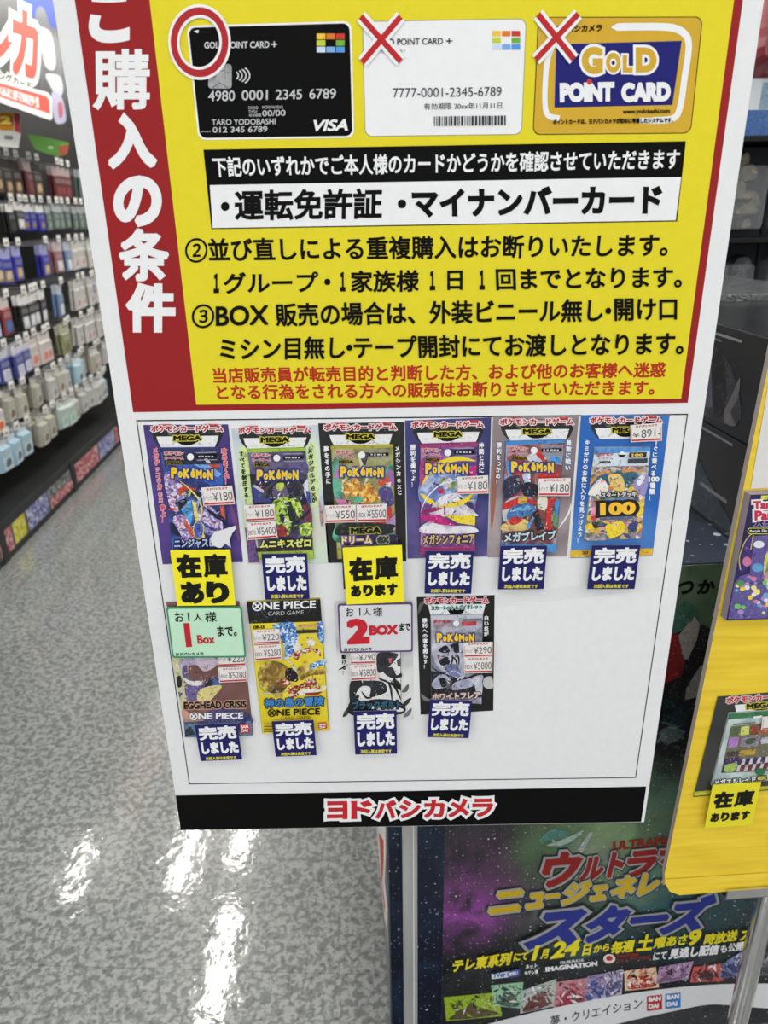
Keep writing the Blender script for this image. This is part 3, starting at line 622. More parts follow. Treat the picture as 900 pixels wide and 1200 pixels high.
pal(b, f, [((168, 160, 56), [(116, 254), (604, 242), (604, 262), (118, 276)]), ((60, 50, 66), [(330, 300), (420, 300), (390, 400), (360, 400)]), (TL, [(124, 380), (160, 320), (200, 330), (170, 480), (132, 470)]), ((190, 130, 180), [(136, 480), (196, 380), (214, 420), (168, 560)]), (TL, [(560, 400), (604, 396), (612, 520), (540, 460)]),
           ((150, 100, 160), [(560, 440), (606, 450), (612, 560), (580, 540)], 's'), (TL, [(134, 500), (200, 530), (210, 640), (150, 660)], 's'), (OR, [(206, 520), (262, 510), (280, 600), (220, 640)], 's'), (OR, [(286, 510), (330, 506), (350, 580), (320, 650), (276, 640)], 's'),
           (OR, [(350, 580), (420, 540), (480, 620), (500, 660), (400, 700), (330, 690)], 's'), (TL, [(298, 640), (370, 650), (372, 690), (280, 690)]), ((206, 70, 50), [(492, 520), (560, 500), (580, 540), (500, 560)], 's'), ((76, 66, 130), [(500, 580), (580, 570), (612, 690), (560, 720), (500, 650)], 's'), ((220, 220, 226), [(540, 540), (590, 530), (580, 570), (550, 570)]),
           ((196, 60, 60), [(440, 840), (580, 720), (590, 830), (560, 880), (470, 880)], 's'), ((170, 140, 190), [(540, 860), (622, 780), (622, 900), (560, 940)]), (TL, [(160, 870), (300, 850), (440, 860), (560, 900), (590, 950), (170, 1000)], 's'), ((206, 120, 170), [(152, 660), (230, 670), (300, 700), (180, 710)]),
           ((30, 32, 30), [(176, 870), (300, 850), (600, 860), (600, 900), (560, 938), (180, 950)], 's'), ((44, 34, 60), [(186, 948), (640, 938), (640, 1016), (196, 1026)]), ((178, 180, 66), [(170, 1060), (210, 1052), (216, 1120), (180, 1128)])])
ribbon(b, f, [(330, 300), (360, 400), (400, 480), (380, 560)], 30, (214, 206, 160), True); ribbon(b, f, [(200, 560), (300, 480), (360, 520)], 16, (60, 110, 100), True)
shards(b, f, [(134, 480), (606, 480), (620, 870), (160, 880)], [(230, 200, 110), (96, 170, 140), (180, 120, 50), (60, 60, 50), (200, 140, 170), (220, 220, 200), (76, 66, 120)], 110, 3)
small_marks(b, f, g, 156, 296, 302, (360, 318), 412, 566); logo(b, g, (190, 448), (535, 448), 92)
b.text(g, 'MEGA', (274, 910), (510, 902), 50, C((24, 24, 22)), 0.06, outline=[(0.12, C((150, 146, 70)))])
b.text(g, 'ドリーム', (204, 984), (440, 976), 66, C((230, 214, 110)), 0.05, outline=[(0.12, C((110, 80, 150)))]); b.text(g, 'ex', (480, 980), (575, 976), 56, C((60, 60, 58)), 0.06, outline=[(0.1, C((150, 150, 140)))])
b.build('foil_pack', f)
price(f, [(68, 716), (312, 708), (316, 845), (72, 852)], '1パック', '¥550'); price(f, [(318, 710), (556, 702), (559, 840), (322, 846)], '1BOX', '¥5500')

# --- 4: violet card, pink pack with yellow ribbons
Q = [(30, 50), (704, 26), (672, 1112), (50, 1128)]; cr = (470, 485, 6.67)
f = new_card('violet card with a magenta pack crossed by yellow ribbons', Q, cr); g = f.p
b = backing(f, cloud('print_violet', [(0.25, (30, 34, 74)), (0.5, (62, 62, 118)), (0.75, (120, 104, 160))], 12, 4), Q)
header_emblem(f, b, g, 82, 648, 85)
b.vtext(g, '勝利を奏でよ！', (92, 236), (98, 576), 46, C(LWHITE), 0.04); b.vtext(g, '仲間と共に', (626, 220), (628, 464), 46, C(LWHITE), 0.04)
b.build('backing_card', f)
b = pack_body(f, [(146, 236), (600, 222), (578, 1080), (146, 1102)], C((120, 40, 90)), cloud('print_plum', [(0.3, (70, 50, 120)), (0.5, (120, 70, 140)), (0.7, (190, 150, 200))], 60, 3, .3, .5))
SK = cloud('print_sky', [(0.3, (60, 80, 150)), (0.5, (120, 140, 196)), (0.7, (206, 212, 232))], 110, 4, .3, .5); MG = (190, 30, 120); YL = (232, 208, 44); WH = cloud('print_pearl', [(0.35, (176, 168, 190)), (0.5, (226, 222, 230)), (0.8, (236, 234, 238))], 70, 3, .3, .5)
pal(b, f, [((150, 52, 110), [(146, 240), (600, 225), (598, 254), (148, 268)]), ((54, 46, 96), [(340, 280), (592, 262), (590, 318), (360, 330)]), (SK, [(150, 500), (240, 420), (420, 400), (584, 440), (580, 700), (420, 640), (160, 700)], 's'), ((170, 60, 130), [(150, 380), (240, 340), (330, 350), (180, 520), (150, 560)], 's'),
           (MG, [(500, 430), (590, 400), (588, 480), (530, 490)]), (WH, [(262, 700), (330, 640), (440, 620), (520, 700), (578, 770), (580, 800), (240, 790)], 's'), (WH, [(180, 860), (300, 830), (420, 870), (560, 880), (576, 930), (170, 930)], 's'),
           ((60, 50, 96), [(440, 640), (560, 700), (578, 760), (500, 710)]), ((130, 160, 60), [(305, 520), (340, 496), (352, 520), (318, 560)], 's'), ((120, 160, 50), [(360, 540), (410, 520), (424, 560), (380, 586)], 's'), (WH, [(320, 540), (372, 500), (400, 524), (352, 590)], 's'), ((206, 30, 80), [(282, 590), (330, 586), (340, 626), (300, 620)])])
ribbon(b, f, [(160, 560), (260, 420), (420, 352), (588, 366)], 46, YL, True); ribbon(b, f, [(150, 620), (220, 680), (270, 700)], 40, YL, True); ribbon(b, f, [(300, 724), (420, 706), (500, 676), (580, 600)], 44, YL, True)
ribbon(b, f, [(150, 778), (240, 750), (320, 735)], 36, (140, 30, 90), True); ribbon(b, f, [(300, 735), (420, 690), (580, 672)], 18, (232, 210, 60), True); ribbon(b, f, [(150, 770), (210, 640), (330, 540), (450, 520)], 10, (236, 232, 244), True); ribbon(b, f, [(560, 480), (480, 600), (340, 650)], 10, (236, 232, 244), True)
pal(b, f, [(MG, [(150, 790), (300, 785), (440, 876), (300, 862), (150, 820)]), (YL, [(340, 790), (579, 790), (578, 870), (440, 850)]), ((130, 50, 100), [(330, 720), (346, 720), (348, 790), (334, 786)]), ((150, 52, 110), [(146, 1040), (579, 1024), (578, 1078), (146, 1098)])])
b.text(g, 'メガシンフォニア', (166, 985), (576, 968), 78, C((200, 178, 130)), 0.045, outline=[(0.1, C((50, 34, 40)))])
shards(b, f, [(150, 350), (590, 350), (578, 920), (150, 930)], [(226, 222, 232), (150, 60, 130), (90, 100, 170), (60, 50, 100), (200, 190, 220), (206, 190, 90)], 90, 4)
small_marks(b, f, g, 168, 280, 308, (364, 300), 412, 570); logo(b, g, (188, 424), (528, 420), 92)
b.build('foil_pack', f)
price(f, [(437, 492), (680, 480), (684, 622), (433, 626)], '1パック', '¥180')

# --- 5: bronze card, red and blue pack
Q = [(52, 22), (720, 20), (628, 1110), (8, 1118)]; cr = (570, 485, 6.664)
f = new_card('bronze grey card with a red and blue pack, beside the bright blue card', Q, cr); g = f.p
b = backing(f, cloud('print_bronze', [(0.25, (90, 74, 84)), (0.5, (142, 128, 132)), (0.75, (196, 184, 184))], 11, 4), Q)
ribbon(b, f, [(40, 900), (60, 600), (90, 300)], 40, (150, 96, 80), True); ribbon(b, f, [(560, 900), (640, 780), (660, 700)], 16, (232, 226, 226), True)
header_emblem(f, b, g, 104, 684, 62)
b.vtext(g, '勝利をつかめ！', (100, 218), (88, 556), 44, C(LWHITE), 0.04, [(0.08, C((60, 50, 80)))]); b.vtext(g, '勇敢に戦い', (644, 200), (632, 442), 46, C(LWHITE), 0.04, [(0.08, C((90, 130, 170)))])
b.build('backing_card', f)
b = pack_body(f, [(150, 214), (616, 200), (546, 1090), (110, 1040)], C((60, 110, 170)), cloud('print_steelred', [(0.3, (60, 50, 66)), (0.5, (140, 70, 70)), (0.7, (190, 190, 200))], 60, 3, .3, .5))
RD = (196, 44, 42); BL = (62, 120, 176)
pal(b, f, [((62, 130, 200), [(150, 216), (616, 202), (614, 226), (150, 246)]), ((150, 150, 160), [(440, 270), (600, 240), (590, 400), (480, 380)]), (RD, [(150, 380), (300, 340), (320, 470), (160, 480)]), ((206, 206, 214), [(300, 350), (380, 280), (470, 350), (400, 400)]), (RD, [(370, 300), (420, 280), (460, 360), (440, 372)]), ((80, 160, 220), [(150, 380), (180, 360), (200, 520), (176, 520)]),
           ((70, 150, 220), [(500, 330), (580, 340), (570, 390), (490, 350)]), ((38, 40, 70), [(140, 520), (250, 480), (260, 600), (140, 660)], 's'), ((190, 200, 226), [(280, 480), (330, 420), (345, 540), (300, 560)]), ((226, 230, 238), [(320, 450), (340, 440), (345, 540), (328, 540)]), (RD, [(410, 470), (530, 440), (570, 480), (540, 500), (420, 520)], 's'),
           ((196, 190, 200), [(136, 700), (260, 640), (260, 760), (140, 840)], 's'), (RD, [(130, 700), (270, 640), (400, 690), (540, 660), (530, 720), (330, 700), (130, 750)]), ((90, 150, 90), [(520, 760), (560, 740), (552, 900), (520, 860)]), ((214, 190, 120), [(130, 860), (300, 820), (330, 900), (130, 910)], 's'),
           ((22, 26, 44), [(270, 560), (330, 530), (400, 560), (404, 620), (300, 640)], 's'), ((214, 170, 70), [(258, 640), (310, 650), (312, 700), (250, 700)], 's'), ((56, 112, 170), [(160, 780), (210, 720), (330, 696), (386, 740), (360, 790), (230, 810), (170, 830)], 's'), ((96, 160, 210), [(220, 735), (320, 712), (350, 740), (240, 760)], 's'), (RD, [(152, 850), (220, 800), (280, 830), (200, 870)], 's'),
           ((24, 24, 30), [(360, 770), (400, 750), (450, 900), (390, 910)]), ((80, 150, 220), [(306, 880), (360, 800), (376, 808), (330, 900)]), (RD, [(470, 660), (510, 650), (505, 905), (462, 905)]), ((60, 140, 210), [(530, 690), (566, 660), (558, 780), (536, 800)]), ((220, 216, 200), [(400, 660), (470, 650), (466, 740), (410, 740)], 's'), ((90, 60, 50), [(120, 930), (545, 905), (540, 960), (118, 985)]), ((74, 140, 200), [(112, 1010), (546, 1010), (545, 1082), (110, 1036)])])
ribbon(b, f, [(300, 620), (380, 640), (410, 560)], 20, (30, 34, 50), True); ribbon(b, f, [(136, 800), (200, 880), (320, 900)], 14, (214, 190, 110), True)
shards(b, f, [(150, 380), (600, 360), (550, 920), (120, 930)], [(196, 50, 44), (60, 120, 180), (24, 26, 40), (214, 206, 196), (206, 170, 90), (110, 160, 210), (70, 90, 70)], 110, 5)
small_marks(b, f, g, 176, 268, 324, (370, 282), 424, 586); logo(b, g, (190, 408), (528, 412), 92)
b.text(g, 'メガブレイブ', (136, 960), (540, 940), 72, C((196, 210, 220)), 0.045, outline=[(0.11, C((50, 60, 70)))])
b.build('foil_pack', f)
price(f, [(408, 506), (658, 500), (652, 642), (402, 640)], '1パック', '¥180')

# --- 6: blue card, collage box
Q = [(105, 8), (796, 10), (662, 1108), (20, 1124)]; cr = (665, 485, 6.667)
f = new_card('bright blue card with a busy collage deck box and a yellow foot strip', Q, cr); g = f.p
b = backing(f, cloud('print_blue', [(0.25, (32, 84, 160)), (0.5, (40, 100, 180)), (0.8, (110, 160, 214))], 5, 2), Q)
pal(b, f, [((222, 178, 44), [(25, 1066), (668, 1050), (662, 1106), (20, 1122)])])
header_emblem(f, b, g, 172, 742, 50)
b.vtext(g, 'キミだけのお気に入りを見つけよう！', (156, 200), (88, 1010), 46, C(LWHITE), 0.04); b.vtext(g, 'すぐに遊べる', (692, 196), (664, 486), 46, C(LWHITE), 0.04)
b.text(g, '100', (628, 508), (714, 506), 40, C(LWHITE), 0.06); b.vtext(g, '種類！', (664, 530), (648, 680), 46, C(LWHITE), 0.04)
b.text(g, '20', (112, 1080), (160, 1078), 24, C((130, 90, 40)), 0.05)
b.build('backing_card', f)
MO = mosaic('print_collage', [(228, 190, 50), (60, 110, 130), (226, 220, 210), (150, 130, 170), (206, 120, 60), (110, 120, 120), (206, 170, 110), (90, 130, 80), (220, 150, 160), (66, 70, 120)], 230)
b = pack_body(f, [(212, 262), (648, 258), (580, 978), (128, 990)], C((150, 150, 150)), MO, name='deck_box')
GY = mosaic('print_greymix', [(150, 146, 140), (196, 190, 180), (104, 104, 108), (176, 160, 150)], 330)
pal(b, f, [((76, 140, 206), [(214, 264), (648, 260), (645, 335), (208, 345)]), ((206, 216, 228), [(208, 318), (645, 290), (634, 402), (194, 412)]), (GY, [(190, 418), (634, 408), (626, 500), (176, 520)]), ((48, 98, 120), [(170, 560), (240, 480), (330, 470), (420, 440), (520, 450), (560, 500), (480, 560), (400, 540), (300, 560)], 's'), ((220, 140, 60), [(170, 545), (230, 462), (330, 440), (330, 456), (240, 484), (180, 560)]), ((220, 140, 60), [(420, 440), (520, 430), (640, 460), (600, 450), (510, 450), (430, 460)]),
           ((236, 196, 110), [(320, 480), (400, 470), (440, 520), (440, 600), (370, 590), (330, 540)], 's'), ((232, 226, 220), [(215, 540), (270, 500), (320, 580), (280, 640), (200, 640), (160, 620)], 's'), ((150, 140, 196), [(520, 520), (590, 470), (634, 500), (600, 640), (530, 590)], 's'), ((226, 230, 240), [(540, 520), (590, 468), (602, 500), (560, 560)], 's'), ((230, 150, 170), [(180, 750), (230, 720), (250, 800), (190, 820)], 's'),
           ((196, 50, 60), [(185, 800), (230, 796), (220, 830), (190, 830)], 's'), ((236, 206, 60), [(530, 700), (580, 690), (590, 780), (540, 800)], 's'), ((236, 200, 40), [(136, 880), (190, 850), (240, 900), (180, 920)], 's'), ((236, 206, 40), [(300, 870), (400, 830), (450, 870), (430, 930), (340, 970), (310, 930)], 's'), ((60, 64, 120), [(470, 880), (520, 840), (540, 890), (490, 930)], 's'), ((44, 36, 30), [(190, 850), (240, 840), (250, 880), (210, 890)], 's'), (GY, [(130, 940), (300, 930), (300, 985), (130, 988)])])
shards(b, f, [(190, 420), (634, 410), (585, 970), (132, 980)], [(230, 196, 60), (226, 222, 214), (60, 90, 110), (206, 120, 60), (40, 40, 44), (150, 130, 170), (90, 130, 90)], 150, 6)
b.text(g, 'ポケモン', (238, 315), (356, 312), 26, C((196, 60, 66)), 0.05); b.text(g, 'カードゲーム', (238, 347), (354, 344), 20, C((206, 140, 150)), 0.05); b.text(g, 'MEGA', (248, 376), (340, 374), 20, C((60, 54, 30)), 0.06)
b.poly(f.P(ell(424, 316, 28, 20, 16)), C((24, 24, 26))); b.poly(f.P([(396, 316), (406, 298), (424, 290), (444, 298), (452, 316)]), C(LWHITE))
pal(b, f, [((30, 34, 50), [(482, 300), (618, 296), (612, 336), (478, 340)]), ((60, 62, 70), [(472, 350), (624, 344), (620, 380), (468, 384)])])
b.text(g, '100', (500, 320), (590, 318), 22, C((222, 190, 60)), 0.06)
b.text(g, 'スタートデッキ', (262, 634), (536, 622), 46, C((210, 210, 206)), 0.05, outline=[(0.16, C((36, 36, 40)))])
pal(b, f, [((90, 130, 170), [(290, 658), (480, 650), (480, 668), (288, 676)])])
b.text(g, '100', (252, 742), (530, 730), 98, C((240, 190, 60)), 0.06, outline=[(0.16, C((40, 36, 40)))])
pal(b, f, [((90, 100, 130), [(252, 804), (500, 794), (500, 818), (250, 828)])])
b.build('deck_box', f)
price(f, [(492, 88), (740, 68), (738, 210), (494, 222)], '¥', '891-')

# --- lower row
def skull_word(b, g, L, R, h, m, wm):
    """ONE PIECE wordmark: the first letter is a ring with a cross"""
    e = (R[0] - L[0]); cx = L[0] + h * .62; yy = L[1]
    pts = ell(cx, yy, h * .56, h * .56, 24)
    return pts, cx
def one_piece(b, f, L, R, h, c):
    g = f.p; m = C(c); cx = L[0] + h * .6
    b.stroke(f.P(ell(cx, L[1], h * .5, h * .5, 24)), f.sc(cx, L[1], h * .16), m, True)
    for a in (45, 135):
        dx, dy = h * .4 * math.cos(math.radians(a)), h * .4 * math.sin(math.radians(a)); b.stroke(f.P([(cx - dx, L[1] - dy), (cx + dx, L[1] + dy)]), f.sc(cx, L[1], h * .2), m)
    b.text(g, 'NE PIECE', (cx + h * .68, L[1] + (R[1] - L[1]) * .2), R, h * .92, m, 0.03)
def badge(b, f, q):
    mp = quadmap(f, q); b.poly(mpts(mp, rrect(0, 0, 1, 1, .1)), C((190, 44, 40))); b.text(mp, 'BAN', (.12, .3), (.88, .3), .34, C(LWHITE), 0.04); b.text(mp, 'DAI', (.12, .7), (.8, .7), .34, C(LWHITE), 0.04)

Q = [(14, 45), (620, 40), (737, 1143), (176, 1157)]; cr = (192, 700, 7.055)
f = new_card('muted brown and violet pack half hidden under the green one-box limit note', Q, cr); g = f.p
BR = cloud('print_brown', [(0.3, (92, 62, 58)), (0.6, (122, 84, 80)), (0.8, (140, 104, 100))], 20, 3, .35, .4)
b = pack_body(f, Q, C((110, 90, 90)), BR, .0002, .003)
pal(b, f, [((196, 196, 150), [(66, 490), (200, 490), (200, 700), (250, 850), (150, 960), (110, 740)]), ((170, 160, 186), [(130, 520), (230, 500), (400, 500), (330, 560), (220, 560), (150, 620)], 's'), ((92, 84, 130), [(150, 600), (190, 560), (210, 660), (310, 700), (300, 740), (180, 700)], 's'), ((104, 92, 146), [(180, 720), (300, 740), (290, 830), (230, 860), (190, 850)], 's'), ((104, 92, 146), [(320, 720), (400, 740), (350, 830), (305, 830)], 's'),
           ((226, 220, 214), [(160, 660), (220, 690), (300, 690), (320, 720), (240, 730), (180, 700)], 's'), ((196, 180, 196), [(260, 500), (420, 500), (440, 560), (330, 610)], 's'), ((70, 100, 160), [(400, 700), (470, 640), (490, 690), (420, 760)], 's'), ((40, 40, 60), [(340, 690), (400, 650), (400, 760), (350, 760)], 's'), ((214, 200, 130), [(300, 760), (480, 730), (360, 870), (280, 870)], 's'), ((34, 32, 40), [(110, 660), (140, 650), (148, 730), (116, 740)], 's'), ((106, 86, 130), [(120, 780), (160, 790), (130, 830)]), ((196, 150, 130), [(150, 930), (220, 960), (200, 1010), (160, 1010)], 's'),
           ((66, 60, 110), [(300, 1000), (400, 930), (560, 920), (700, 960), (712, 1050), (330, 1060)], 's'), ((150, 130, 130), [(160, 1000), (330, 990), (330, 1020), (162, 1030)]), ((86, 120, 150), [(166, 1040), (720, 1020), (735, 1142), (176, 1156)]), ((40, 40, 50), [(176, 1100), (220, 1060), (260, 1130), (178, 1150)]), ((40, 50, 100), [(560, 1100), (700, 960), (716, 980), (600, 1140)])])
shards(b, f, [(80, 500), (440, 500), (460, 850), (150, 870)], [(110, 92, 140), (60, 50, 60), (190, 170, 190), (206, 190, 140), (140, 100, 96)], 50, 7)
b.text(g, 'EGGHEAD CRISIS', (166, 892), (684, 880), 62, C((24, 22, 22)), 0.05, outline=[(0.1, C((190, 150, 130)))])
one_piece(b, f, (215, 980), (658, 972), 56, LWHITE); b.text(g, 'CARD GAME', (330, 1026), (600, 1018), 22, C((120, 116, 160)), 0.0)
badge(b, f, [(626, 1044), (708, 1040), (714, 1116), (630, 1120)])
b.build('foil_pack', f)
price(f, [(438, 432), (672, 425), (680, 566), (446, 574)], '1パック', '¥220', .0062); price(f, [(450, 582), (682, 572), (690, 694), (458, 706)], '1BOX', '¥5280', .0062)

Q = [(28, 72), (618, 46), (694, 1110), (150, 1136)]; cr = (285, 695, 6.855)
f = new_card('yellow pack with a black top band and a gold and blue picture', Q, cr); g = f.p
b = pack_body(f, Q, C((170, 160, 40)), cloud('print_yellow', [(0.3, (214, 190, 30)), (0.7, (236, 216, 60))], 30, 3, .35, .4), .0002, .003)
SB = mosaic('print_bluewhite', [(60, 120, 196), (150, 190, 226), (220, 228, 236), (90, 140, 206), (40, 80, 150)], 420); GD = cloud('print_oldgold', [(0.3, (70, 50, 20)), (0.48, (140, 110, 40)), (0.62, (206, 180, 80)), (0.8, (236, 224, 150))], 70, 3, .3, .5, 1.2); CM = mosaic('print_crimson', [(140, 40, 30), (190, 80, 50), (90, 40, 30), (214, 170, 110), (226, 214, 196)], 420)
pal(b, f, [((14, 14, 14), [(28, 74), (618, 48), (632, 228), (48, 246)]), (SB, [(230, 260), (300, 240), (400, 236), (440, 320), (430, 420), (390, 500), (340, 520), (320, 400), (260, 300)], 's'), (SB, [(590, 250), (640, 236), (646, 400), (600, 360)], 's'), ((226, 222, 220), [(400, 420), (440, 400), (470, 450), (420, 470)], 's'), ((226, 222, 220), [(510, 390), (560, 370), (580, 410), (530, 430)], 's'), (CM, [(390, 490), (500, 440), (600, 450), (624, 510), (560, 470), (470, 500), (430, 540)], 's'),
           (GD, [(115, 650), (150, 570), (250, 545), (350, 590), (370, 700), (320, 790), (220, 800), (140, 730)], 's'), ((196, 206, 216), [(300, 500), (360, 530), (420, 600), (430, 660), (380, 560), (330, 530)]), (SB, [(470, 620), (560, 560), (656, 530), (656, 570), (560, 610), (500, 660)], 's'), (GD, [(440, 600), (520, 570), (560, 620), (655, 600), (650, 650), (540, 660), (470, 700), (440, 660)], 's'),
           ((26, 24, 24), [(340, 620), (390, 600), (440, 660), (430, 710), (350, 690)], 's'), (CM, [(300, 690), (370, 700), (390, 730), (310, 740)], 's'), (CM, [(450, 740), (560, 680), (610, 740), (600, 780), (470, 760)], 's'), (CM, [(360, 760), (440, 740), (470, 800), (400, 840), (365, 810)], 's'), ((226, 222, 210), [(440, 790), (500, 770), (640, 780), (560, 800), (470, 820)], 's'), ((150, 40, 30), [(500, 800), (640, 790), (600, 815), (500, 820)]), ((206, 160, 60), ell(285, 820, 36, 24, 14)), ((230, 224, 190), [(630, 740), (665, 740), (662, 780), (634, 776)], 's')])
ribbon(b, f, [(120, 700), (160, 780), (260, 810), (360, 780)], 16, (150, 170, 120), True); ribbon(b, f, [(130, 820), (190, 800), (240, 812)], 14, (190, 200, 160), True)
shards(b, f, [(110, 520), (650, 500), (665, 800), (130, 820)], [(120, 90, 30), (216, 190, 90), (60, 40, 24), (150, 60, 40), (226, 220, 190), (80, 130, 190)], 90, 8, 8, 34)
shards(b, f, [(240, 250), (640, 240), (640, 500), (320, 510)], [(60, 120, 190), (220, 226, 232), (226, 206, 60), (140, 50, 40), (150, 190, 226)], 60, 9, 8, 30)
one_piece(b, f, (72, 102), (584, 86), 70, LWHITE); b.text(g, 'CARD GAME', (200, 162), (486, 150), 32, C((190, 190, 192)), 0.0)
b.text(g, 'OP-15', (80, 272), (172, 268), 24, K, 0.06); pal(b, f, [((206, 150, 130), [(440, 252), (610, 246), (611, 262), (441, 270)]), ((40, 38, 34), [(424, 294), (608, 288), (610, 314), (426, 322)])])
b.text(g, '神の島の冒険', (172, 882), (650, 862), 76, C((70, 130, 190)), 0.035, outline=[(0.08, C((36, 44, 50)))])
one_piece(b, f, (196, 958), (618, 944), 58, (34, 28, 20)); b.text(g, 'CARD GAME', (300, 1000), (540, 990), 22, C((110, 90, 20)), 0.0)
for k in range(4): b.poly(f.P(rect(166, 1042 + k * 20, 240, 1048 + k * 20)), C((60, 54, 30)))
badge(b, f, [(604, 1034), (668, 1030), (674, 1082), (608, 1088)])
b.build('foil_pack', f)
price(f, [(74, 300), (290, 288), (300, 402), (82, 412)], '1パック', '¥220', .0062); price(f, [(86, 422), (303, 410), (312, 530), (92, 546)], '1BOX', '¥5280', .0062)

Q = [(6, 70), (700, 62), (712, 1108), (70, 1132)]; cr = (390, 695, 7.5)
f = new_card('white card with a black and white pack under the purple-rimmed two-box limit note', Q, cr); g = f.p
b = backing(f, cloud('print_white', [(0.3, (186, 186, 188)), (0.55, (222, 222, 222)), (0.8, (232, 232, 232))], 14, 2), Q)
ribbon(b, f, [(90, 1090), (120, 1050), (165, 970)], 40, (60, 60, 62), True); ribbon(b, f, [(606, 1010), (650, 960), (690, 920)], 40, (50, 50, 52), True); ribbon(b, f, [(606, 870), (640, 850), (664, 800)], 40, (90, 90, 92), True); ribbon(b, f, [(46, 676), (80, 660), (136, 622)], 14, (30, 30, 30), True); ribbon(b, f, [(620, 1090), (660, 1060), (692, 1010)], 40, (110, 110, 110), True)
b.vtext(g, '駆ける！', (97, 535), (102, 724), 46, K, 0.04); b.build('backing_card', f)
b = pack_body(f, [(140, 200), (596, 190), (604, 1066), (168, 1074)], C((120, 120, 120)), C((222, 222, 222), .35, .4))
DG = cloud('print_charcoal', [(0.3, (16, 16, 20)), (0.55, (44, 44, 52)), (0.8, (80, 80, 90))], 50, 3, .3, .5)
pal(b, f, [(DG, [(396, 530), (560, 530), (560, 570), (500, 640), (400, 700)], 's'), (DG, [(560, 590), (596, 570), (598, 650), (570, 640)]), ((200, 90, 90), [(486, 575), (520, 570), (515, 612), (500, 616)]), (DG, [(440, 680), (520, 650), (560, 720), (600, 700), (600, 740), (500, 740)], 's'), (DG, [(156, 780), (300, 770), (440, 780), (476, 860), (400, 900), (330, 910), (330, 830), (250, 820), (200, 900), (230, 940), (160, 1000)], 's'),
           ((18, 18, 20), [(540, 740), (600, 800), (600, 860), (500, 800)]), ((18, 18, 20), [(160, 940), (260, 950), (400, 930), (600, 960), (604, 1062), (168, 1072)], 's'), ((226, 226, 226), [(300, 1000), (420, 990), (600, 1010), (602, 1040), (420, 1030)], 's'), ((20, 20, 22), [(202, 900), (230, 892), (234, 918), (206, 922)])])
for q in ([(480, 770), (510, 840), (520, 950)], [(500, 760), (560, 850), (600, 940)], [(250, 860), (300, 920), (360, 900)], [(440, 770), (540, 800), (600, 850)], [(400, 740), (430, 760), (480, 770)]): ribbon(b, f, q, 20, (18, 18, 20), True)
shards(b, f, [(160, 540), (598, 540), (604, 950), (170, 950)], [(24, 24, 28), (226, 226, 226), (60, 60, 70), (110, 110, 116)], 50, 10)
b.text(g, 'ブラックボルト', (172, 985), (600, 975), 80, C((60, 96, 116)), 0.045, outline=[(0.11, C((22, 34, 44)))])
b.build('foil_pack', f)
price(f, [(146, 502), (378, 494), (385, 618), (152, 624)], '1パック', '¥290'); price(f, [(152, 632), (384, 622), (392, 756), (155, 772)], '1BOX', '¥5800')

Q = [(22, 62), (630, 46), (620, 948), (52, 980)]; cr = (485, 690, 6.667)
f = new_card('black card with a silver grey pack, rightmost in the lower row', Q, cr); g = f.p
b = backing(f, cloud('print_black', [(0.3, (12, 12, 12)), (0.8, (34, 32, 32))], 10, 3, .3, .4), Q)
b.poly(smooth(f.P([(540, 720), (560, 690), (610, 690), (620, 770), (580, 780), (545, 760)])), C((190, 190, 190))); ribbon(b, f, [(56, 820), (90, 860), (160, 880)], 30, (120, 120, 120), True); ribbon(b, f, [(30, 200), (60, 120), (90, 90)], 30, (90, 90, 90), True)
pal(b, f, [((226, 226, 228), [(110, 122), (560, 118), (540, 200), (130, 208)])]); b.poly(f.P([(250, 150), (410, 148), (380, 190), (330, 204), (280, 192)]), K)
b.text(g, 'ポケモンカードゲーム', (84, 92), (582, 86), 50, C((196, 40, 48)), 0.05, outline=[(0.13, C((206, 190, 196)))])
b.text(g, 'スカーレット＆バイオレット', (135, 150), (532, 138), 36, C((40, 90, 90)), 0.06, outline=[(0.1, C((190, 214, 210)))])
b.vtext(g, '勝利への道を照らす！', (84, 226), (92, 626), 42, C(LWHITE), 0.04); b.vtext(g, '白い炎が', (566, 206), (564, 370), 42, C(LWHITE), 0.04)
b.build('backing_card', f)
b = pack_body(f, [(130, 208), (540, 200), (532, 905), (135, 880)], C((140, 140, 150)), cloud('print_silver', [(0.3, (90, 90, 104)), (0.5, (150, 150, 166)), (0.7, (200, 200, 212))], 60, 3, .3, .5))
WS = cloud('print_frost', [(0.35, (150, 152, 178)), (0.55, (200, 200, 214)), (0.8, (228, 228, 234))], 60, 3, .3, .5)
pal(b, f, [((190, 192, 204), [(130, 210), (540, 202), (538, 240), (132, 250)]), ((30, 30, 40), [(134, 640), (240, 660), (420, 690), (530, 640), (532, 850), (136, 850)]), (WS, [(140, 440), (200, 380), (300, 420), (400, 430), (400, 680), (320, 690), (220, 640), (160, 560)], 's'), ((18, 18, 24), [(280, 440), (350, 410), (356, 500), (320, 500)]), ((18, 18, 24), [(190, 480), (250, 440), (280, 490), (230, 500)], 's'), ((30, 30, 38), [(200, 560), (260, 530), (280, 580), (220, 600)], 's'),
           ((120, 124, 170), [(240, 600), (330, 590), (370, 680), (290, 680)], 's'), ((160, 80, 80), [(180, 516), (204, 520), (200, 548), (186, 544)]), (WS, [(140, 740), (200, 670), (260, 680), (290, 740), (240, 770), (170, 780)], 's'), (WS, [(320, 730), (430, 700), (530, 670), (530, 720), (430, 770), (300, 790)], 's'), ((20, 20, 26), [(200, 700), (246, 700), (260, 750), (220, 768)], 's'), ((80, 80, 90), [(250, 716), (298, 712), (298, 780), (254, 784)]), (WS, [(480, 740), (532, 720), (530, 820), (490, 810)], 's')])
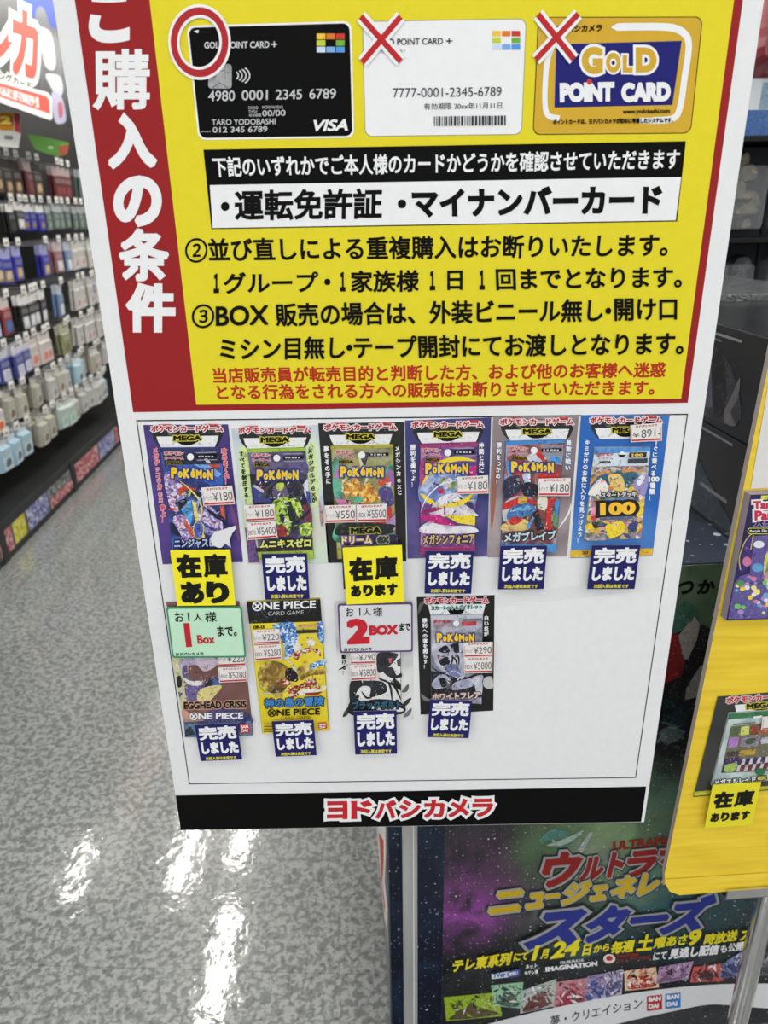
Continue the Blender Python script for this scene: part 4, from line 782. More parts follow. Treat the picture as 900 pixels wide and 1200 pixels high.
for q in ([(290, 520), (330, 560), (340, 640)], [(140, 610), (200, 650), (260, 660)], [(330, 500), (350, 540), (350, 600)], [(300, 510), (300, 560), (280, 600)]): ribbon(b, f, q, 14, (24, 24, 30), True)
shards(b, f, [(140, 420), (530, 420), (530, 820), (140, 820)], [(30, 30, 38), (210, 210, 220), (110, 112, 150), (170, 170, 186)], 80, 11)
#small = ((150, 250, 290, (190, 60, 70)),)
b.text(g, 'ポケモン', (150, 254), (288, 250), 30, C((186, 52, 62)), 0.05); b.text(g, 'カードゲーム', (150, 286), (280, 283), 22, C((196, 120, 126)), 0.05); b.poly(f.P(ell(330, 268, 23, 23, 18)), C(LWHITE))
pal(b, f, [((186, 56, 66), [(374, 256), (490, 250), (488, 282), (374, 288)]), ((110, 110, 120), [(378, 232), (530, 226), (530, 244), (378, 250)])])
logo(b, g, (176, 378), (476, 378), 78, (60, 70, 120))
b.text(g, 'ホワイトフレア', (145, 842), (518, 826), 52, C((216, 200, 196)), 0.045, outline=[(0.11, C((110, 84, 80)))])
b.build('foil_pack', f)
price(f, [(388, 421), (616, 415), (615, 528), (390, 536)], '1パック', '¥290'); price(f, [(390, 538), (615, 530), (613, 656), (392, 660)], '1BOX', '¥5800')

# ------------------------------------------------------------------ tags and notes taped over the packs
def soldout(quad, where, crop=(0, 0, 1), d=.0078):
    f = stick(SIGN, 'sold_out_tag', 'navy sold-out tag with white lettering ' + where, 'tag', quad, d, crop, 'navy sold-out tags'); u = U(f)
    b = MB(); b.prism(mpts(u, rect(0, 0, 1, 1)), -.0003, .0003, C(NAVY, .5, .25), C((150, 150, 160))); b.build('card', f)
    b = MB(.0004)
    b.text(u, '完売', (.06, .235), (.95, .225), .37, C(LWHITE), 0.045); b.text(u, 'しました', (.07, .645), (.95, .64), .33, C(LWHITE), 0.07)
    b.text(u, '次回入荷は未定です', (.13, .93), (.87, .93), .09, C((226, 214, 60)), 0.04); b.build('lettering', f)
Z = lambda ox, oy, s, pts: [(ox + x / s, oy + y / s) for x, y in pts]
soldout(Z(160, 480, 4.09, [(603, 690), (822, 690), (825, 905), (613, 912)]), 'below the green and black pack in the top row')
soldout(Z(365, 480, 4.09, [(140, 652), (380, 652), (380, 850), (158, 862)]), 'tucked behind the yellow tag of the black card', d=.0074)
soldout(Z(365, 480, 4.09, [(550, 680), (778, 675), (765, 885), (540, 878)]), 'below the magenta pack with yellow ribbons')
soldout(Z(570, 480, 4.09, [(62, 652), (285, 652), (280, 858), (60, 862)]), 'below the red and blue pack')
soldout(Z(570, 480, 4.09, [(500, 650), (735, 650), (713, 858), (488, 860)]), 'below the bright blue card')
soldout(Z(190, 690, 4.5, [(180, 718), (400, 708), (418, 900), (195, 908)]), 'below the brown pack in the lower row')
soldout(Z(190, 690, 4.5, [(580, 700), (798, 690), (815, 878), (597, 884)]), 'below the yellow pack in the lower row')
soldout(Z(385, 690, 4.39, [(130, 630), (350, 625), (352, 848), (135, 852)]), 'below the two-box limit note')
soldout(Z(385, 690, 4.39, [(528, 570), (742, 575), (718, 768), (502, 762)]), 'tilted, below the silver grey pack')
def instock(par, quad, label, lines, d, crop=(0, 0, 1), yc=(240, 228, 40)):
    f = stick(par, 'in_stock_tag', label, 'tag', quad, d, crop, 'yellow in-stock tags'); u = U(f)
    b = MB(); b.prism(mpts(u, rect(0, 0, 1, 1)), -.0003, .0003, C(yc, .5, .25), C((200, 190, 60))); b.build('card', f)
    b = MB(.0004)
    for body, L, R, h in lines:
        n = len(body); gp = (R[0] - L[0]) * .02
        for k, ch in enumerate(body):
            w1 = (R[0] - L[0]) / n; yy = L[1] + (R[1] - L[1]) * (k + .5) / n
            b.text(u, ch, (L[0] + w1 * k + gp, yy), (L[0] + w1 * (k + 1) - gp, yy), h, C((26, 26, 20)), 0.04 if ch == '庫' else 0.075)
    b.build('lettering', f)
instock(SIGN, Z(160, 480, 4.09, [(172, 672), (460, 672), (465, 935), (185, 942)]), 'yellow in-stock tag in large two-line lettering under the purple card', [('在庫', (.06, .28), (.94, .28), .42), ('あり', (.07, .76), (.93, .76), .4)], .0080)
instock(SIGN, Z(365, 480, 4.09, [(148, 660), (430, 650), (448, 920), (170, 935)]), 'yellow in-stock tag with a smaller second line, under the black card', [('在庫', (.07, .385), (.93, .375), .42), ('あります', (.07, .765), (.91, .76), .21)], .0088)
def limit(quad, label, rim, paper, lines, crop, d):
    f = stick(SIGN, 'limit_note', label, 'note', quad, d, crop, 'purchase limit notes'); u = U(f)
    b = MB(); b.prism(mpts(u, rrect(0, 0, 1, 1, .03, .05)), -.0003, .0003, C(rim, .4), C(rim)); b.d = .0003
    b.poly(mpts(u, rrect(.022, .035, .978, .965, .025, .04)), C(paper, .4)); b.build('card', f)
    b = MB(.0006)
    for body, L, R, h, c, bo in lines: b.text(u, body, L, R, h, C(c), bo)
    b.build('lettering', f)
BK = (30, 28, 28); RR = (190, 40, 52)
limit([(38, 80), (660, 75), (665, 495), (52, 500)], 'pale green one-box limit note with green rim over the brown pack', (66, 140, 104), (190, 226, 198),
      [('お', (.1, .19), (.22, .19), .19, BK, .015), ('1', (.275, .19), (.295, .19), .16, BK, .02), ('人', (.345, .2), (.47, .19), .15, BK, .01), ('様', (.5, .19), (.655, .19), .2, BK, .01),
       ('1', (.205, .545), (.285, .54), .47, RR, .1), ('Box', (.365, .63), (.6, .625), .17, RR, .03), ('まで。', (.645, .475), (.905, .47), .2, BK, .03), ('ヨドバシカメラ', (.05, .92), (.43, .915), .065, (50, 110, 80), .05)], (192, 700, 7.055), .0074)
limit([(42, 95), (698, 82), (708, 515), (62, 526)], 'white two-box limit note with purple rim over the black and white pack', (92, 66, 112), (212, 212, 216),
      [('お', (.1, .165), (.21, .165), .17, BK, .01), ('1', (.285, .16), (.3, .16), .16, BK, .015), ('人', (.335, .17), (.44, .165), .14, BK, .005), ('様', (.47, .165), (.595, .165), .19, BK, .005),
       ('2', (.106, .56), (.415, .55), .52, RR, .07), ('BOX', (.41, .54), (.8, .53), .2, RR, .07), ('まで', (.82, .485), (.965, .475), .16, BK, .04), ('ヨドバシカメラ', (.06, .925), (.44, .92), .065, BK, .05)], (390, 695, 7.5), .0078)
# clear tape strips on the sign
TP = base('clear_tape', 0.12, 0.6)[0]; TP.node_tree.nodes['Principled BSDF'].inputs['Alpha'].default_value = 0.12; TP.node_tree.nodes['Principled BSDF'].inputs['Base Color'].default_value = (.9, .9, .9, 1)
for q, lb in (([(770, 556), (788, 553), (785, 607), (772, 610)], 'small clear tape piece at the right edge of the bright blue card'), ([(560, 698), (775, 676), (775, 690), (560, 714)], 'long clear tape strip running across the bare right part of the board')):
    f = stick(SIGN, 'clear_tape', lb, 'tape', q, .0004); b = MB(); b.prism(mpts(U(f), rect(0, 0, 1, 1)), 0, .0002, TP); o = b.build('clear_tape_film', f)

# ------------------------------------------------------------------ yellow board at the right
BY = math.radians(3.9)
def onplane(px, py, o, n):
    d = ray(px, py); return CAM + d * ((Vector(o) - CAM).dot(n) / d.dot(n))
bn = Vector((-math.sin(BY), math.cos(BY), 0))
BO = onplane(773.5, 1051, onplane(800, 940, (0, .815, 0), Vector((0, 1, 0))), bn)
BD = Flat('yellow_board', 'yellow painted board with rounded corner clipped onto a chrome stand at the right', 'board', BO, BY, math.radians(1.76))
YB = cloud('brushed_yellow', [(0.3, (226, 190, 44)), (0.5, (236, 202, 52)), (0.7, (244, 212, 66))], 6, 5, 0.45, 0.35, 0.3, (1.2, 1, 14), 0.12)
b = MB(); b.prism([(.03, 0.001), (.60, .0184), (.60, 1.02), (0, 1.02), (0, .046), (.003, .028), (.013, .010)], -.009, 0, YB, C((168, 158, 150), .6)); b.build('painted_panel', BD)
b = MB(); b.box((.0, -.0006, .0), (.0, -.0004, .0), YB)
b = MB(.0003); b.stroke([BD.loc(778, 1030), BD.loc(900, 1022)], .0012, C((206, 160, 30))); b.stroke([BD.loc(781, 1031.5), BD.loc(900, 1023.5)], .0008, C((246, 216, 96))); b.build('score_line', BD)
f = stick(BD, 'blank_paper', 'plain white paper sheet on the yellow board above the purple package', 'paper', [(899, 452), (1010, 446), (985, 568), (880.5, 572)], .0005)
b = MB(); b.prism(mpts(U(f), rect(0, 0, 1, 1)), 0, .0004, C((220, 218, 216))); b.build('sheet', f)
# purple package
f = stick(BD, 'toy_package', 'purple toy package with red and white lettering on the yellow board', 'toy package', [(235, 72), (900, 50), (720, 1085), (50, 1105)], .014, (845, 570, 7.05)); u = U(f); g = f.p
b = MB(); b.prism(mpts(u, rect(0, 0, 1, 1)), -.0134, 0, cloud('print_dusk', [(0.3, (34, 26, 66)), (0.7, (50, 40, 92))], 12, 3), C((150, 140, 150))); b.d = 0
pal(b, f, [((96, 84, 150), [(250, 410), (420, 400), (900, 380), (740, 1080), (60, 1096), (110, 800), (160, 740), (240, 720)]), ((206, 214, 70), [(330, 76), (900, 55), (890, 100), (330, 110)]), ((64, 40, 110), [(160, 600), (200, 440), (250, 400), (260, 560), (200, 700), (148, 690)], 's'), ((206, 214, 70), [(352, 690), (370, 560), (420, 540), (500, 700), (430, 860), (372, 830)], 's'), ((150, 144, 160), [(372, 690), (390, 600), (420, 580), (470, 700), (410, 800)], 's')])
for q in ([(160, 690), (150, 590), (190, 470), (230, 410), (262, 390)], [(245, 520), (262, 420), (266, 400)]): b.stroke(smooth(f.P(q), False), f.sc(200, 500, 7), C((206, 206, 80)))
rd = random.Random(11); cols = [(206, 130, 170), (110, 170, 210), (120, 190, 110), (236, 222, 140), (230, 228, 232), (90, 110, 180), (226, 150, 90), (170, 140, 200), (236, 206, 60)]
for k in range(95):
    yy = rd.uniform(740, 1050); x0 = 128 - (yy - 720) * .2; xx = rd.uniform(x0 + 20, 760); r0 = rd.uniform(14, 30)
    b.poly(f.P(ell(xx, yy, r0, r0 * .85, 12)), C(rd.choice(cols)), b.d + .00001 + k * 4e-7)
b.d += .0001
for xx, yy, rx, ry, c in ((310, 470, 56, 60, (104, 94, 150)), (312, 478, 44, 30, (226, 226, 232)), (212, 620, 36, 40, (206, 120, 150)), (300, 670, 46, 36, (100, 160, 206)), (160, 800, 30, 26, (90, 150, 90))): b.poly(f.P(ell(xx, yy, rx, ry, 18)), C(c))
RW = [(0.16, C((230, 226, 228)))]; R2 = C((196, 50, 80))
b.text(g, 'Tamagotchi', (262, 165), (720, 138), 88, R2, 0.06, RW); b.text(g, 'Paradise', (274, 240), (650, 222), 82, R2, 0.06, RW)
b.text(g, 'パラダイス', (275, 308), (640, 290), 44, C((30, 24, 50)), 0.06, [(0.1, C((150, 140, 190)))])
b.poly(f.P(rrect(214, 340, 560, 392, 26)), C((206, 206, 80))); b.poly(f.P(rrect(220, 346, 554, 386, 20)), C((24, 20, 34)))
b.text(g, 'Purple Sky', (234, 370), (380, 364), 26, C((220, 216, 226)), 0.03)
b.build('printed_box', f)
# black card pack on the yellow board
Q = [(205, 105), (830, 55), (690, 830), (15, 890)]
f = stick(BD, 'card_pack_sample', 'black card with silver green deck package, on the yellow board above its stock tag', 'card pack', Q, .0008, (810, 800, 6.667)); g = f.p
b = backing(f, cloud('print_soot', [(0.3, (40, 40, 40)), (0.7, (62, 62, 60))], 12, 3, .3, .45), Q, C((190, 190, 60)))
pal(b, f, [((190, 190, 50), [(22, 852), (690, 800), (688, 826), (16, 886)])])
b.poly(f.P([(340, 174), (830, 130), (820, 190), (352, 230)]), C(LWHITE)); b.poly(smooth(f.P([(430, 180), (640, 165), (620, 200), (530, 216), (460, 206)])), K)
b.text(g, 'ポケモンカードゲーム', (276, 138), (835, 92), 54, C((196, 40, 48)), 0.05, outline=[(0.13, C((200, 190, 192)))])
b.text(g, 'MEGA', (432, 186), (640, 170), 44, C((26, 26, 20)), 0.06, outline=[(0.12, C((190, 180, 60)))]); b.build('backing_card', f)
b = pack_body(f, [(296, 240), (760, 205), (640, 765), (156, 806)], C((150, 160, 156)), cloud('print_mint', [(0.3, (150, 172, 172)), (0.6, (196, 208, 206))], 30, 2, .3, .5), name='deck_package')
pal(b, f, [((60, 120, 84), [(296, 242), (760, 207), (754, 248), (288, 288)]), ((110, 110, 90), [(310, 340), (700, 300), (640, 690), (232, 706)]), ((90, 100, 70), [(316, 350), (384, 344), (376, 410), (304, 418)]), ((206, 210, 110), [(392, 344), (456, 338), (450, 406), (384, 410)]), ((150, 60, 40), [(466, 340), (528, 334), (520, 400), (460, 406)]), ((180, 90, 40), [(536, 366), (600, 360), (594, 398), (530, 404)]), ((170, 120, 190), [(298, 430), (372, 424), (360, 500), (282, 508)]), ((150, 130, 150), [(392, 430), (540, 416), (526, 490), (380, 502)]), ((60, 90, 70), [(430, 440), (500, 432), (490, 470), (430, 480)], 's'), ((190, 190, 200), [(548, 430), (620, 420), (608, 470), (536, 480)]),
           ((190, 156, 60), [(382, 530), (506, 516), (494, 560), (370, 572)]), ((80, 60, 60), [(280, 540), (370, 530), (360, 570), (270, 582)]), ((60, 44, 90), [(262, 590), (370, 580), (360, 690), (236, 700)]), ((160, 190, 90), [(270, 640), (360, 630), (330, 690), (260, 690)], 's')])
for k in range(9):
    xx = 372 + k * 30; pal(b, f, [((210, 206, 214) if k % 2 else (60, 50, 90), [(xx, 596 - k * 3), (xx + 24, 593 - k * 3), (xx + 10, 640 - k * 3), (xx - 16, 643 - k * 3)]), ((120, 40, 60) if k % 2 else (200, 196, 206), [(xx - 8, 646 - k * 3), (xx + 16, 643 - k * 3), (xx, 690 - k * 3), (xx - 24, 693 - k * 3)])])
shards(b, f, [(310, 345), (640, 310), (600, 690), (240, 702)], [(60, 90, 60), (214, 206, 150), (110, 60, 90), (40, 40, 44), (190, 190, 200)], 90, 21, 6, 24)
b.poly(f.P(ell(534, 690, 38, 28, 18)), C((60, 110, 80))); b.poly(f.P([(482, 258), (552, 250), (550, 266), (480, 274)]), C(LWHITE)); b.stroke(f.P([(324, 324), (500, 306)]), f.sc(400, 320, 9), C((90, 100, 96)))
b.text(g, 'メガエルレイド', (176, 774), (502, 748), 40, C((232, 232, 232)), 0.05, outline=[(0.12, C((40, 60, 54)))]); b.text(g, 'ex', (512, 742), (586, 736), 32, C((190, 180, 90)), 0.06, outline=[(0.12, C((40, 60, 54)))])
b.build('deck_package', f)
price(f, [(558, 268), (800, 240), (790, 350), (546, 372)], '', '', .0066)
instock(BD, Z(810, 800, 6.667, [(155, 800), (530, 775), (490, 1110), (115, 1135)]), 'yellow in-stock tag on the yellow board, below the black card', [('在庫', (.07, .36), (.93, .35), .38), ('あります', (.07, .76), (.92, .75), .21)], .0085, yc=(228, 216, 44))
# chrome stand
CH, nt, bb = base('chrome', 0.16, 0.5, 1.0); bb.inputs['Base Color'].default_value = (.66, .66, .67, 1)
CB = cloud('brushed_chrome', [(0.3, (120, 122, 124)), (0.7, (176, 178, 180))], 40, 2, 0.25, 0.6, stretch=(1, 1, .05)); 
for nn in CB.node_tree.nodes:
    if nn.type == 'BSDF_PRINCIPLED': nn.inputs['Metallic'].default_value = 0.85
pb = onplane(864.5, 1195, BO + bn * .028, bn)
r = bpy.data.objects.new('display_stand', None); COL.objects.link(r); r.location = (pb.x, pb.y, 0); tag(r, 'chrome display stand with a clip rail gripping the yellow board', 'stand')
r.rotation_euler = (0, 0, BY)
b = MB(); b.tube((0, 0, .012), (0, 0, 1.5), .0158, CH, 32); b.build('pole', r)
b = MB(); b.tube((0, 0, 0), (0, 0, .012), .075, C((80, 80, 82), .3, .5), 40); b.build('base_plate', r)
p0 = onplane(851, 1050.5, BO - bn * .004, bn)
lx = (Vector((p0.x, p0.y, 0)) - Vector((pb.x, pb.y, 0))).dot(Vector((math.cos(BY), math.sin(BY), 0)))
b = MB(); prf = [(-.0335, .012), (-.0335, -.004), (-.031, -.0085), (-.026, -.0095), (-.015, -.0095), (-.015, -.0065), (-.0275, -.0065), (-.0305, -.003), (-.0305, .012)]
prf = [(y, z + p0.z) for y, z in prf]; n = len(prf)
b.raw([(lx + (.40 if e else 0), y, z) for e in (0, 1) for y, z in prf], [(i, (i + 1) % n, n + (i + 1) % n, n + i) for i in range(n)] + [tuple(range(n)), tuple(range(n, 2 * n))], CH); b.build('clip_rail', r)

# ------------------------------------------------------------------ starry counter with poster
CO = Vector((-0.0025, 0.945, 0))
r = bpy.data.objects.new('display_counter', None); COL.objects.link(r); r.location = CO; r.rotation_euler = (0, 0, AX); tag(r, 'waist high display counter wrapped in dark blue starry sheet, behind the notice board', 'counter')
CM4 = Matrix.Translation(CO) @ Matrix.Rotation(AX, 4, 'Z'); TOPZ = 1.0255
ST = starfield('starry_sheet', [(0.3, (12, 14, 26)), (0.5, (18, 24, 44)), (0.62, (26, 44, 66)), (0.75, (34, 34, 84))], 6, 60, .16, ())
b = MB(); b.box((0, 0, .03), (1.5, 1.0, TOPZ - .004), ST); b.build('sheet_wrapped_body', r)
b = MB(); b.box((-.0, -.0, TOPZ - .004), (1.5, 1.0, TOPZ), starfield('starry_top', [(0.3, (20, 24, 36)), (0.7, (44, 54, 74))], 5, 30, .2, (), flat='xy')); b.build('top_sheet', r)
b = MB(); b.box((.01, .01, 0), (1.49, .97, .03), C((30, 30, 32))); b.build('plinth', r)
b = MB(); b.box((-.003, -.002, .03), (.0, .012, TOPZ - .004), C((70, 78, 84), .3, .4)); b.build('corner_strip', r)
b = MB(); b.box((-.0022, .02, .03), (-.0002, 0.97, TOPZ - .01), C((86, 88, 92), .35, .4)); b.build('side_panel', r)
f = Flat('paper_flap', 'narrow red and white paper flap on the left side of the starry counter', 'paper', CM4 @ Vector((-.0032, .3, .5)), AX - math.pi / 2)
b = MB(); pts = [f.loc(*q) for q in ((440, 965), (452, 965), (452.5, 1000), (451, 1035), (454.5, 1065), (454, 1090), (450.5, 1075), (446, 1020))]
b.prism(pts, 0, .0006, C((226, 220, 216))); b.d = .0007; b.poly([f.loc(*q) for q in ((444, 975), (450, 985), (450, 1010), (448.5, 1035), (451.5, 1060), (451, 1072), (447.5, 1030), (445.5, 990))], C((186, 66, 56))); b.build('printed_paper', f)
# poster
PO = Flat('poster', 'large dark space poster with red, yellow and blue title lettering on the starry counter', 'poster', CM4 @ Vector((.094, -.0008, .012)), AX)
PT = TOPZ - .014
gx = lambda x, y: PO.loc(x, y)
def patch(x, y, rad, c): q = gx(x, y); return (q[0], q[1], rad, c)
b = MB(); PM = starfield('space_print', [(0.3, (18, 18, 20)), (0.5, (30, 31, 34)), (0.7, (52, 54, 58))], 7, 95, .15, (patch(540, 1065, .13, (170, 80, 180)), patch(640, 1075, .1, (84, 84, 86)), patch(760, 1040, .14, (90, 120, 110)), patch(720, 960, .1, (170, 180, 160)), patch(560, 1030, .16, (96, 60, 92)), patch(720, 985, .22, (120, 150, 96)), patch(650, 985, .12, (84, 110, 76)), patch(690, 1010, .08, (150, 160, 150)), patch(800, 1060, .2, (40, 84, 90)), patch(690, 1100, .1, (64, 100, 104)), patch(800, 700, .2, (90, 124, 100)), patch(770, 945, .12, (80, 120, 100))))
b.prism(rect(0, 0, .728, PT), 0, .0005, PM, C((200, 200, 200))); b.build('paper_sheet', PO)
b = MB(.0006)
b.poly([(0.0, PT), (.728, PT), (.728, gx(830, 760)[1] - .02), (.55, gx(830, 740)[1]), (.38, gx(790, 760)[1]), (0, gx(760, 760)[1])], cloud('print_moss', [(0.3, (48, 68, 52)), (0.5, (78, 102, 78)), (0.75, (112, 134, 108))], 9, 5, .35, .35))
b.text(gx, 'つ', (795, 689), (813, 688), 15.5, C((14, 14, 14)), 0.05, shear=.2); b.text(gx, 'か', (816, 688), (837.5, 687), 16.5, C((14, 14, 14)), 0.05, shear=.2)
b.build('slogan_panel', PO)
b = MB(.0010)
def pp(c, pts, sm=True): b.poly(smooth([gx(*q) for q in pts]) if sm else [gx(*q) for q in pts], A(c))
pp((24, 24, 28), [(780, 750), (830, 735), (850, 800), (830, 870), (770, 880)]); pp((56, 96, 84), [(786, 722), (802, 704), (816, 712), (818, 728), (800, 738), (788, 740)])
pp((150, 146, 142), [(794, 745), (814, 722), (820, 732), (816, 750), (806, 772), (798, 772)], False); pp((120, 30, 34), [(785, 740), (794, 742), (802, 776), (798, 792), (780, 800), (776, 780)], False); pp((140, 140, 136), [(804, 806), (820, 780), (830, 776), (818, 816), (802, 820)], False)
b.build('rounded_picture_print', PO)
b = MB(.0010)
pp((40, 86, 80), [(774, 820), (790, 824), (786, 842), (772, 846)]); pp((26, 40, 52), [(790, 830), (806, 826), (804, 850), (786, 856)]); pp((80, 96, 96), [(772, 858), (788, 850), (800, 862), (780, 872)])

for q, c, wd in (([(770, 870), (784, 852), (802, 858)], (96, 116, 110), 3), ([(776, 846), (792, 852), (800, 866)], (70, 90, 90), 3), ([(640, 975), (655, 990), (668, 980)], (150, 170, 160), 3), ([(632, 985), (650, 972), (672, 990)], (84, 130, 120), 4)): b.stroke(smooth([gx(*t) for t in q], False), PO.sc(800, 850, wd), A(c))
pp((70, 120, 110), [(634, 984), (652, 972), (668, 976), (650, 983)]); pp((150, 170, 160), [(640, 990), (662, 982), (684, 972), (664, 988)]); pp((160, 170, 166), [(676, 996), (692, 972), (694, 976), (681, 1000)], False)
b.build('picture_print', PO)
b = MB(.0016)
SV = [(0.1, C((50, 50, 52))), (0.06, C((150, 152, 152)))]
b.text(gx, 'ULTRAMAN', (718, 991), (801, 982), 10.5, C((134, 44, 32)), 0.05)
def row(chars, y, h, col, bold=0.06, sh=.3, slope=-.1, x_ref=0):
    for ch, x0, x1 in chars:
        k, o = {'ー': (.2, 0), 'ュ': (.72, .12), 'ェ': (.68, .14), 'ョ': (.72, .12)}.get(ch, (1, 0))
        y0 = y + slope * (x0 - x_ref) + o * h; y1 = y + slope * (x1 - x_ref) + o * h
        b.text(gx, ch, (x0, y0), (x1, y1), h * k, col, bold, SV, shear=sh)
for ch, x0, x1, yy, hh in (('ウ', 634, 682, 1018, 41), ('ル', 678, 707, 1017, 27), ('ト', 710, 731, 1012, 29), ('ラ', 734, 770, 1011, 31), ('マ', 772, 806, 1008, 29), ('ン', 808, 838, 1005, 27)):
    b.text(gx, ch, (x0, yy + 2), (x1, yy - 2), hh, C((140, 40, 38)), .06, SV, shear=.3)
row([('ニ', 572, 613), ('ュ', 615, 637), ('ー', 638, 656), ('ジ', 658, 692), ('ェ', 690, 712), ('ネ', 716, 744), ('レ', 746, 772), ('ー', 775, 792), ('シ', 794, 818), ('ョ', 820, 838), ('ン', 840, 862)], 1056, 25, C((196, 164, 36)), .06, .35, -.13, 590)
row([('ス', 614, 686), ('タ', 684, 738), ('ー', 736, 784), ('ズ', 772, 838)], 1088, 41, C((46, 54, 132)), .065, .4, -.11, 640)
YT = C((222, 208, 44)); 
for body, x0, x1, y0, y1, h in (('テレ東系列', 530, 600, 1130, 1120.5, 15), ('にて', 601, 619, 1119.5, 1117.5, 9), ('1', 622, 632, 1115, 1113.5, 17), ('月', 632.5, 643, 1116, 1114.5, 11), ('24', 644, 679, 1112, 1107, 19), ('日', 681, 693, 1111, 1110, 13), ('から', 694, 713, 1110, 1107, 9), ('毎週', 715, 743, 1108.5, 1105.5, 14.5), ('土', 744, 764, 1103, 1101, 19), ('曜あさ', 765, 805, 1103, 1098, 12.5), ('9', 806, 821, 1097, 1095, 18), ('時放送', 823, 863, 1099, 1093, 13), ('スタート', 865, 915, 1094, 1087, 13)):
    b.text(gx, body, (x0, y0), (x1, y1), h, YT, 0.045, shear=.25)
b.text(gx, 'にて', (764, 1118), (781, 1116.5), 9, W, .03, shear=.25); b.text(gx, '見逃し配信', (782, 1115.5), (842, 1109.5), 12, W, .05, shear=.25); b.text(gx, 'も公開！', (843, 1109.5), (874, 1105), 10, W, .03, shear=.25)
b.poly([gx(*q) for q in ((575, 1138.5), (606, 1134), (607, 1141), (575.5, 1144.5))], C((206, 214, 226))); b.poly(smooth([gx(*q) for q in ((594, 1137), (607, 1132.5), (608, 1140), (597, 1143))]), C((66, 80, 150)))
b.text(gx, 'TVer', (577, 1140.5), (592, 1138.8), 5.5, C((50, 90, 150)), .04); b.text(gx, '無料！', (595, 1139), (606, 1137), 4.5, W, .03)
b.text(gx, 'ネット', (615, 1130.5), (629, 1128.5), 5, W, .04); b.text(gx, 'もテレ東', (614, 1137.5), (630, 1135.5), 5, W, .04)
b.text(gx, 'TSUBURAYA', (655, 1125.5), (683, 1122), 3.4, W, .02); b.text(gx, 'IMAGINATION', (638.5, 1133), (699, 1126), 5.6, W, .05)
b.poly([gx(*q) for q in ell(713, 1120.5, 7, 5.5, 16)], C((224, 210, 206))); b.poly([gx(*q) for q in ell(713, 1120, 4, 3, 12)], C((176, 50, 46))); b.text(gx, 'YouTube', (721, 1117.5), (747, 1115), 4.2, C((150, 50, 48)), .03); b.text(gx, 'ウルトラマン公式', (721, 1123), (761, 1118.5), 4.4, C((150, 50, 48)), .03)
b.build('title_lettering', PO)
b = MB(.0012)
for c1, c2, q in (((150, 180, 40), (90, 80, 50), [(520, 1168), (584, 1162), (588, 1190), (523, 1196)]), ((150, 196, 160), (70, 90, 80), [(575, 1154), (613, 1150), (610, 1181), (580, 1178)]), ((176, 186, 180), (110, 60, 60), [(612, 1160), (652, 1146), (650, 1178), (609, 1187)]), ((190, 130, 140), (150, 40, 60), [(652, 1150), (694, 1144), (690, 1174), (648, 1182)]), ((150, 130, 170), (60, 80, 150), [(688, 1143), (716, 1138), (714, 1168), (684, 1174)]), ((190, 176, 200), (80, 80, 130), [(712, 1138), (730, 1135), (728, 1164), (706, 1169)]), ((226, 190, 160), (180, 60, 40), [(731, 1137), (768, 1132), (772, 1156), (732, 1160)]), ((176, 140, 180), (120, 90, 120), [(772, 1132), (812, 1125), (806, 1146), (768, 1152)]), ((206, 90, 80), (80, 40, 50), [(812, 1132), (844, 1128), (848, 1148), (808, 1150)]), ((120, 130, 180), (60, 60, 110), [(846, 1128), (868, 1114), (874, 1140), (842, 1146)]), ((150, 150, 156), (70, 70, 80), [(886, 1118), (920, 1112), (920, 1140), (884, 1142)])):
    b.poly([gx(*k) for k in q], A(c1)); mx = [sum(k[0] for k in q) / 4, sum(k[1] for k in q) / 4]
    b.poly(smooth([gx(q[3][0] + 4, q[3][1] - 2), gx(mx[0] - 9, mx[1] + 2), gx(mx[0] - 2, mx[1] - 4), gx(mx[0] + 9, mx[1] + 1), gx(q[2][0] - 4, q[2][1] - 2)]), A(c2)); shards(b, PO, q, [c1, c1, c2, c2, tuple(int(v * .8 + 30) for v in c2), tuple(int(v * .6) for v in c2)], 40, int(q[0][0]), 3, 13)
b.build('picture_strip', PO)
b = MB(.0018)
up = [(560, 1202), (600, 1191.5), (640, 1182), (680, 1173.5), (720, 1166), (760, 1160), (800, 1155.5), (840, 1152.5), (880, 1151.5), (925, 1152)]
dn = [(925, 1182), (890, 1180), (842, 1176), (820, 1177.5), (798, 1182), (760, 1190), (718, 1200), (680, 1210), (640, 1221), (600, 1232), (560, 1243)]
b.poly([gx(*q) for q in smooth(up, False) + smooth(dn, False)], C((216, 217, 219)))
b.text(gx, '夢・クリエイション', (645, 1196), (752, 1174), 12.5, K, 0.012)
for x0, y0, c in ((757.5, 1174.3, (176, 36, 44)), (779, 1171.8, (52, 116, 190))):
    b.poly([gx(*q) for q in ((x0, y0 - 8), (x0 + 18, y0 - 10), (x0 + 18, y0 + 7.5), (x0, y0 + 9.5))], C(c)); b.text(gx, 'BAN', (x0 + 2, y0 - 4.2), (x0 + 16.5, y0 - 5.6), 5.6, W, .06); b.text(gx, 'DAI', (x0 + 2, y0 + 4), (x0 + 14, y0 + 2.7), 5.6, W, .06)
b.build('white_band', PO)

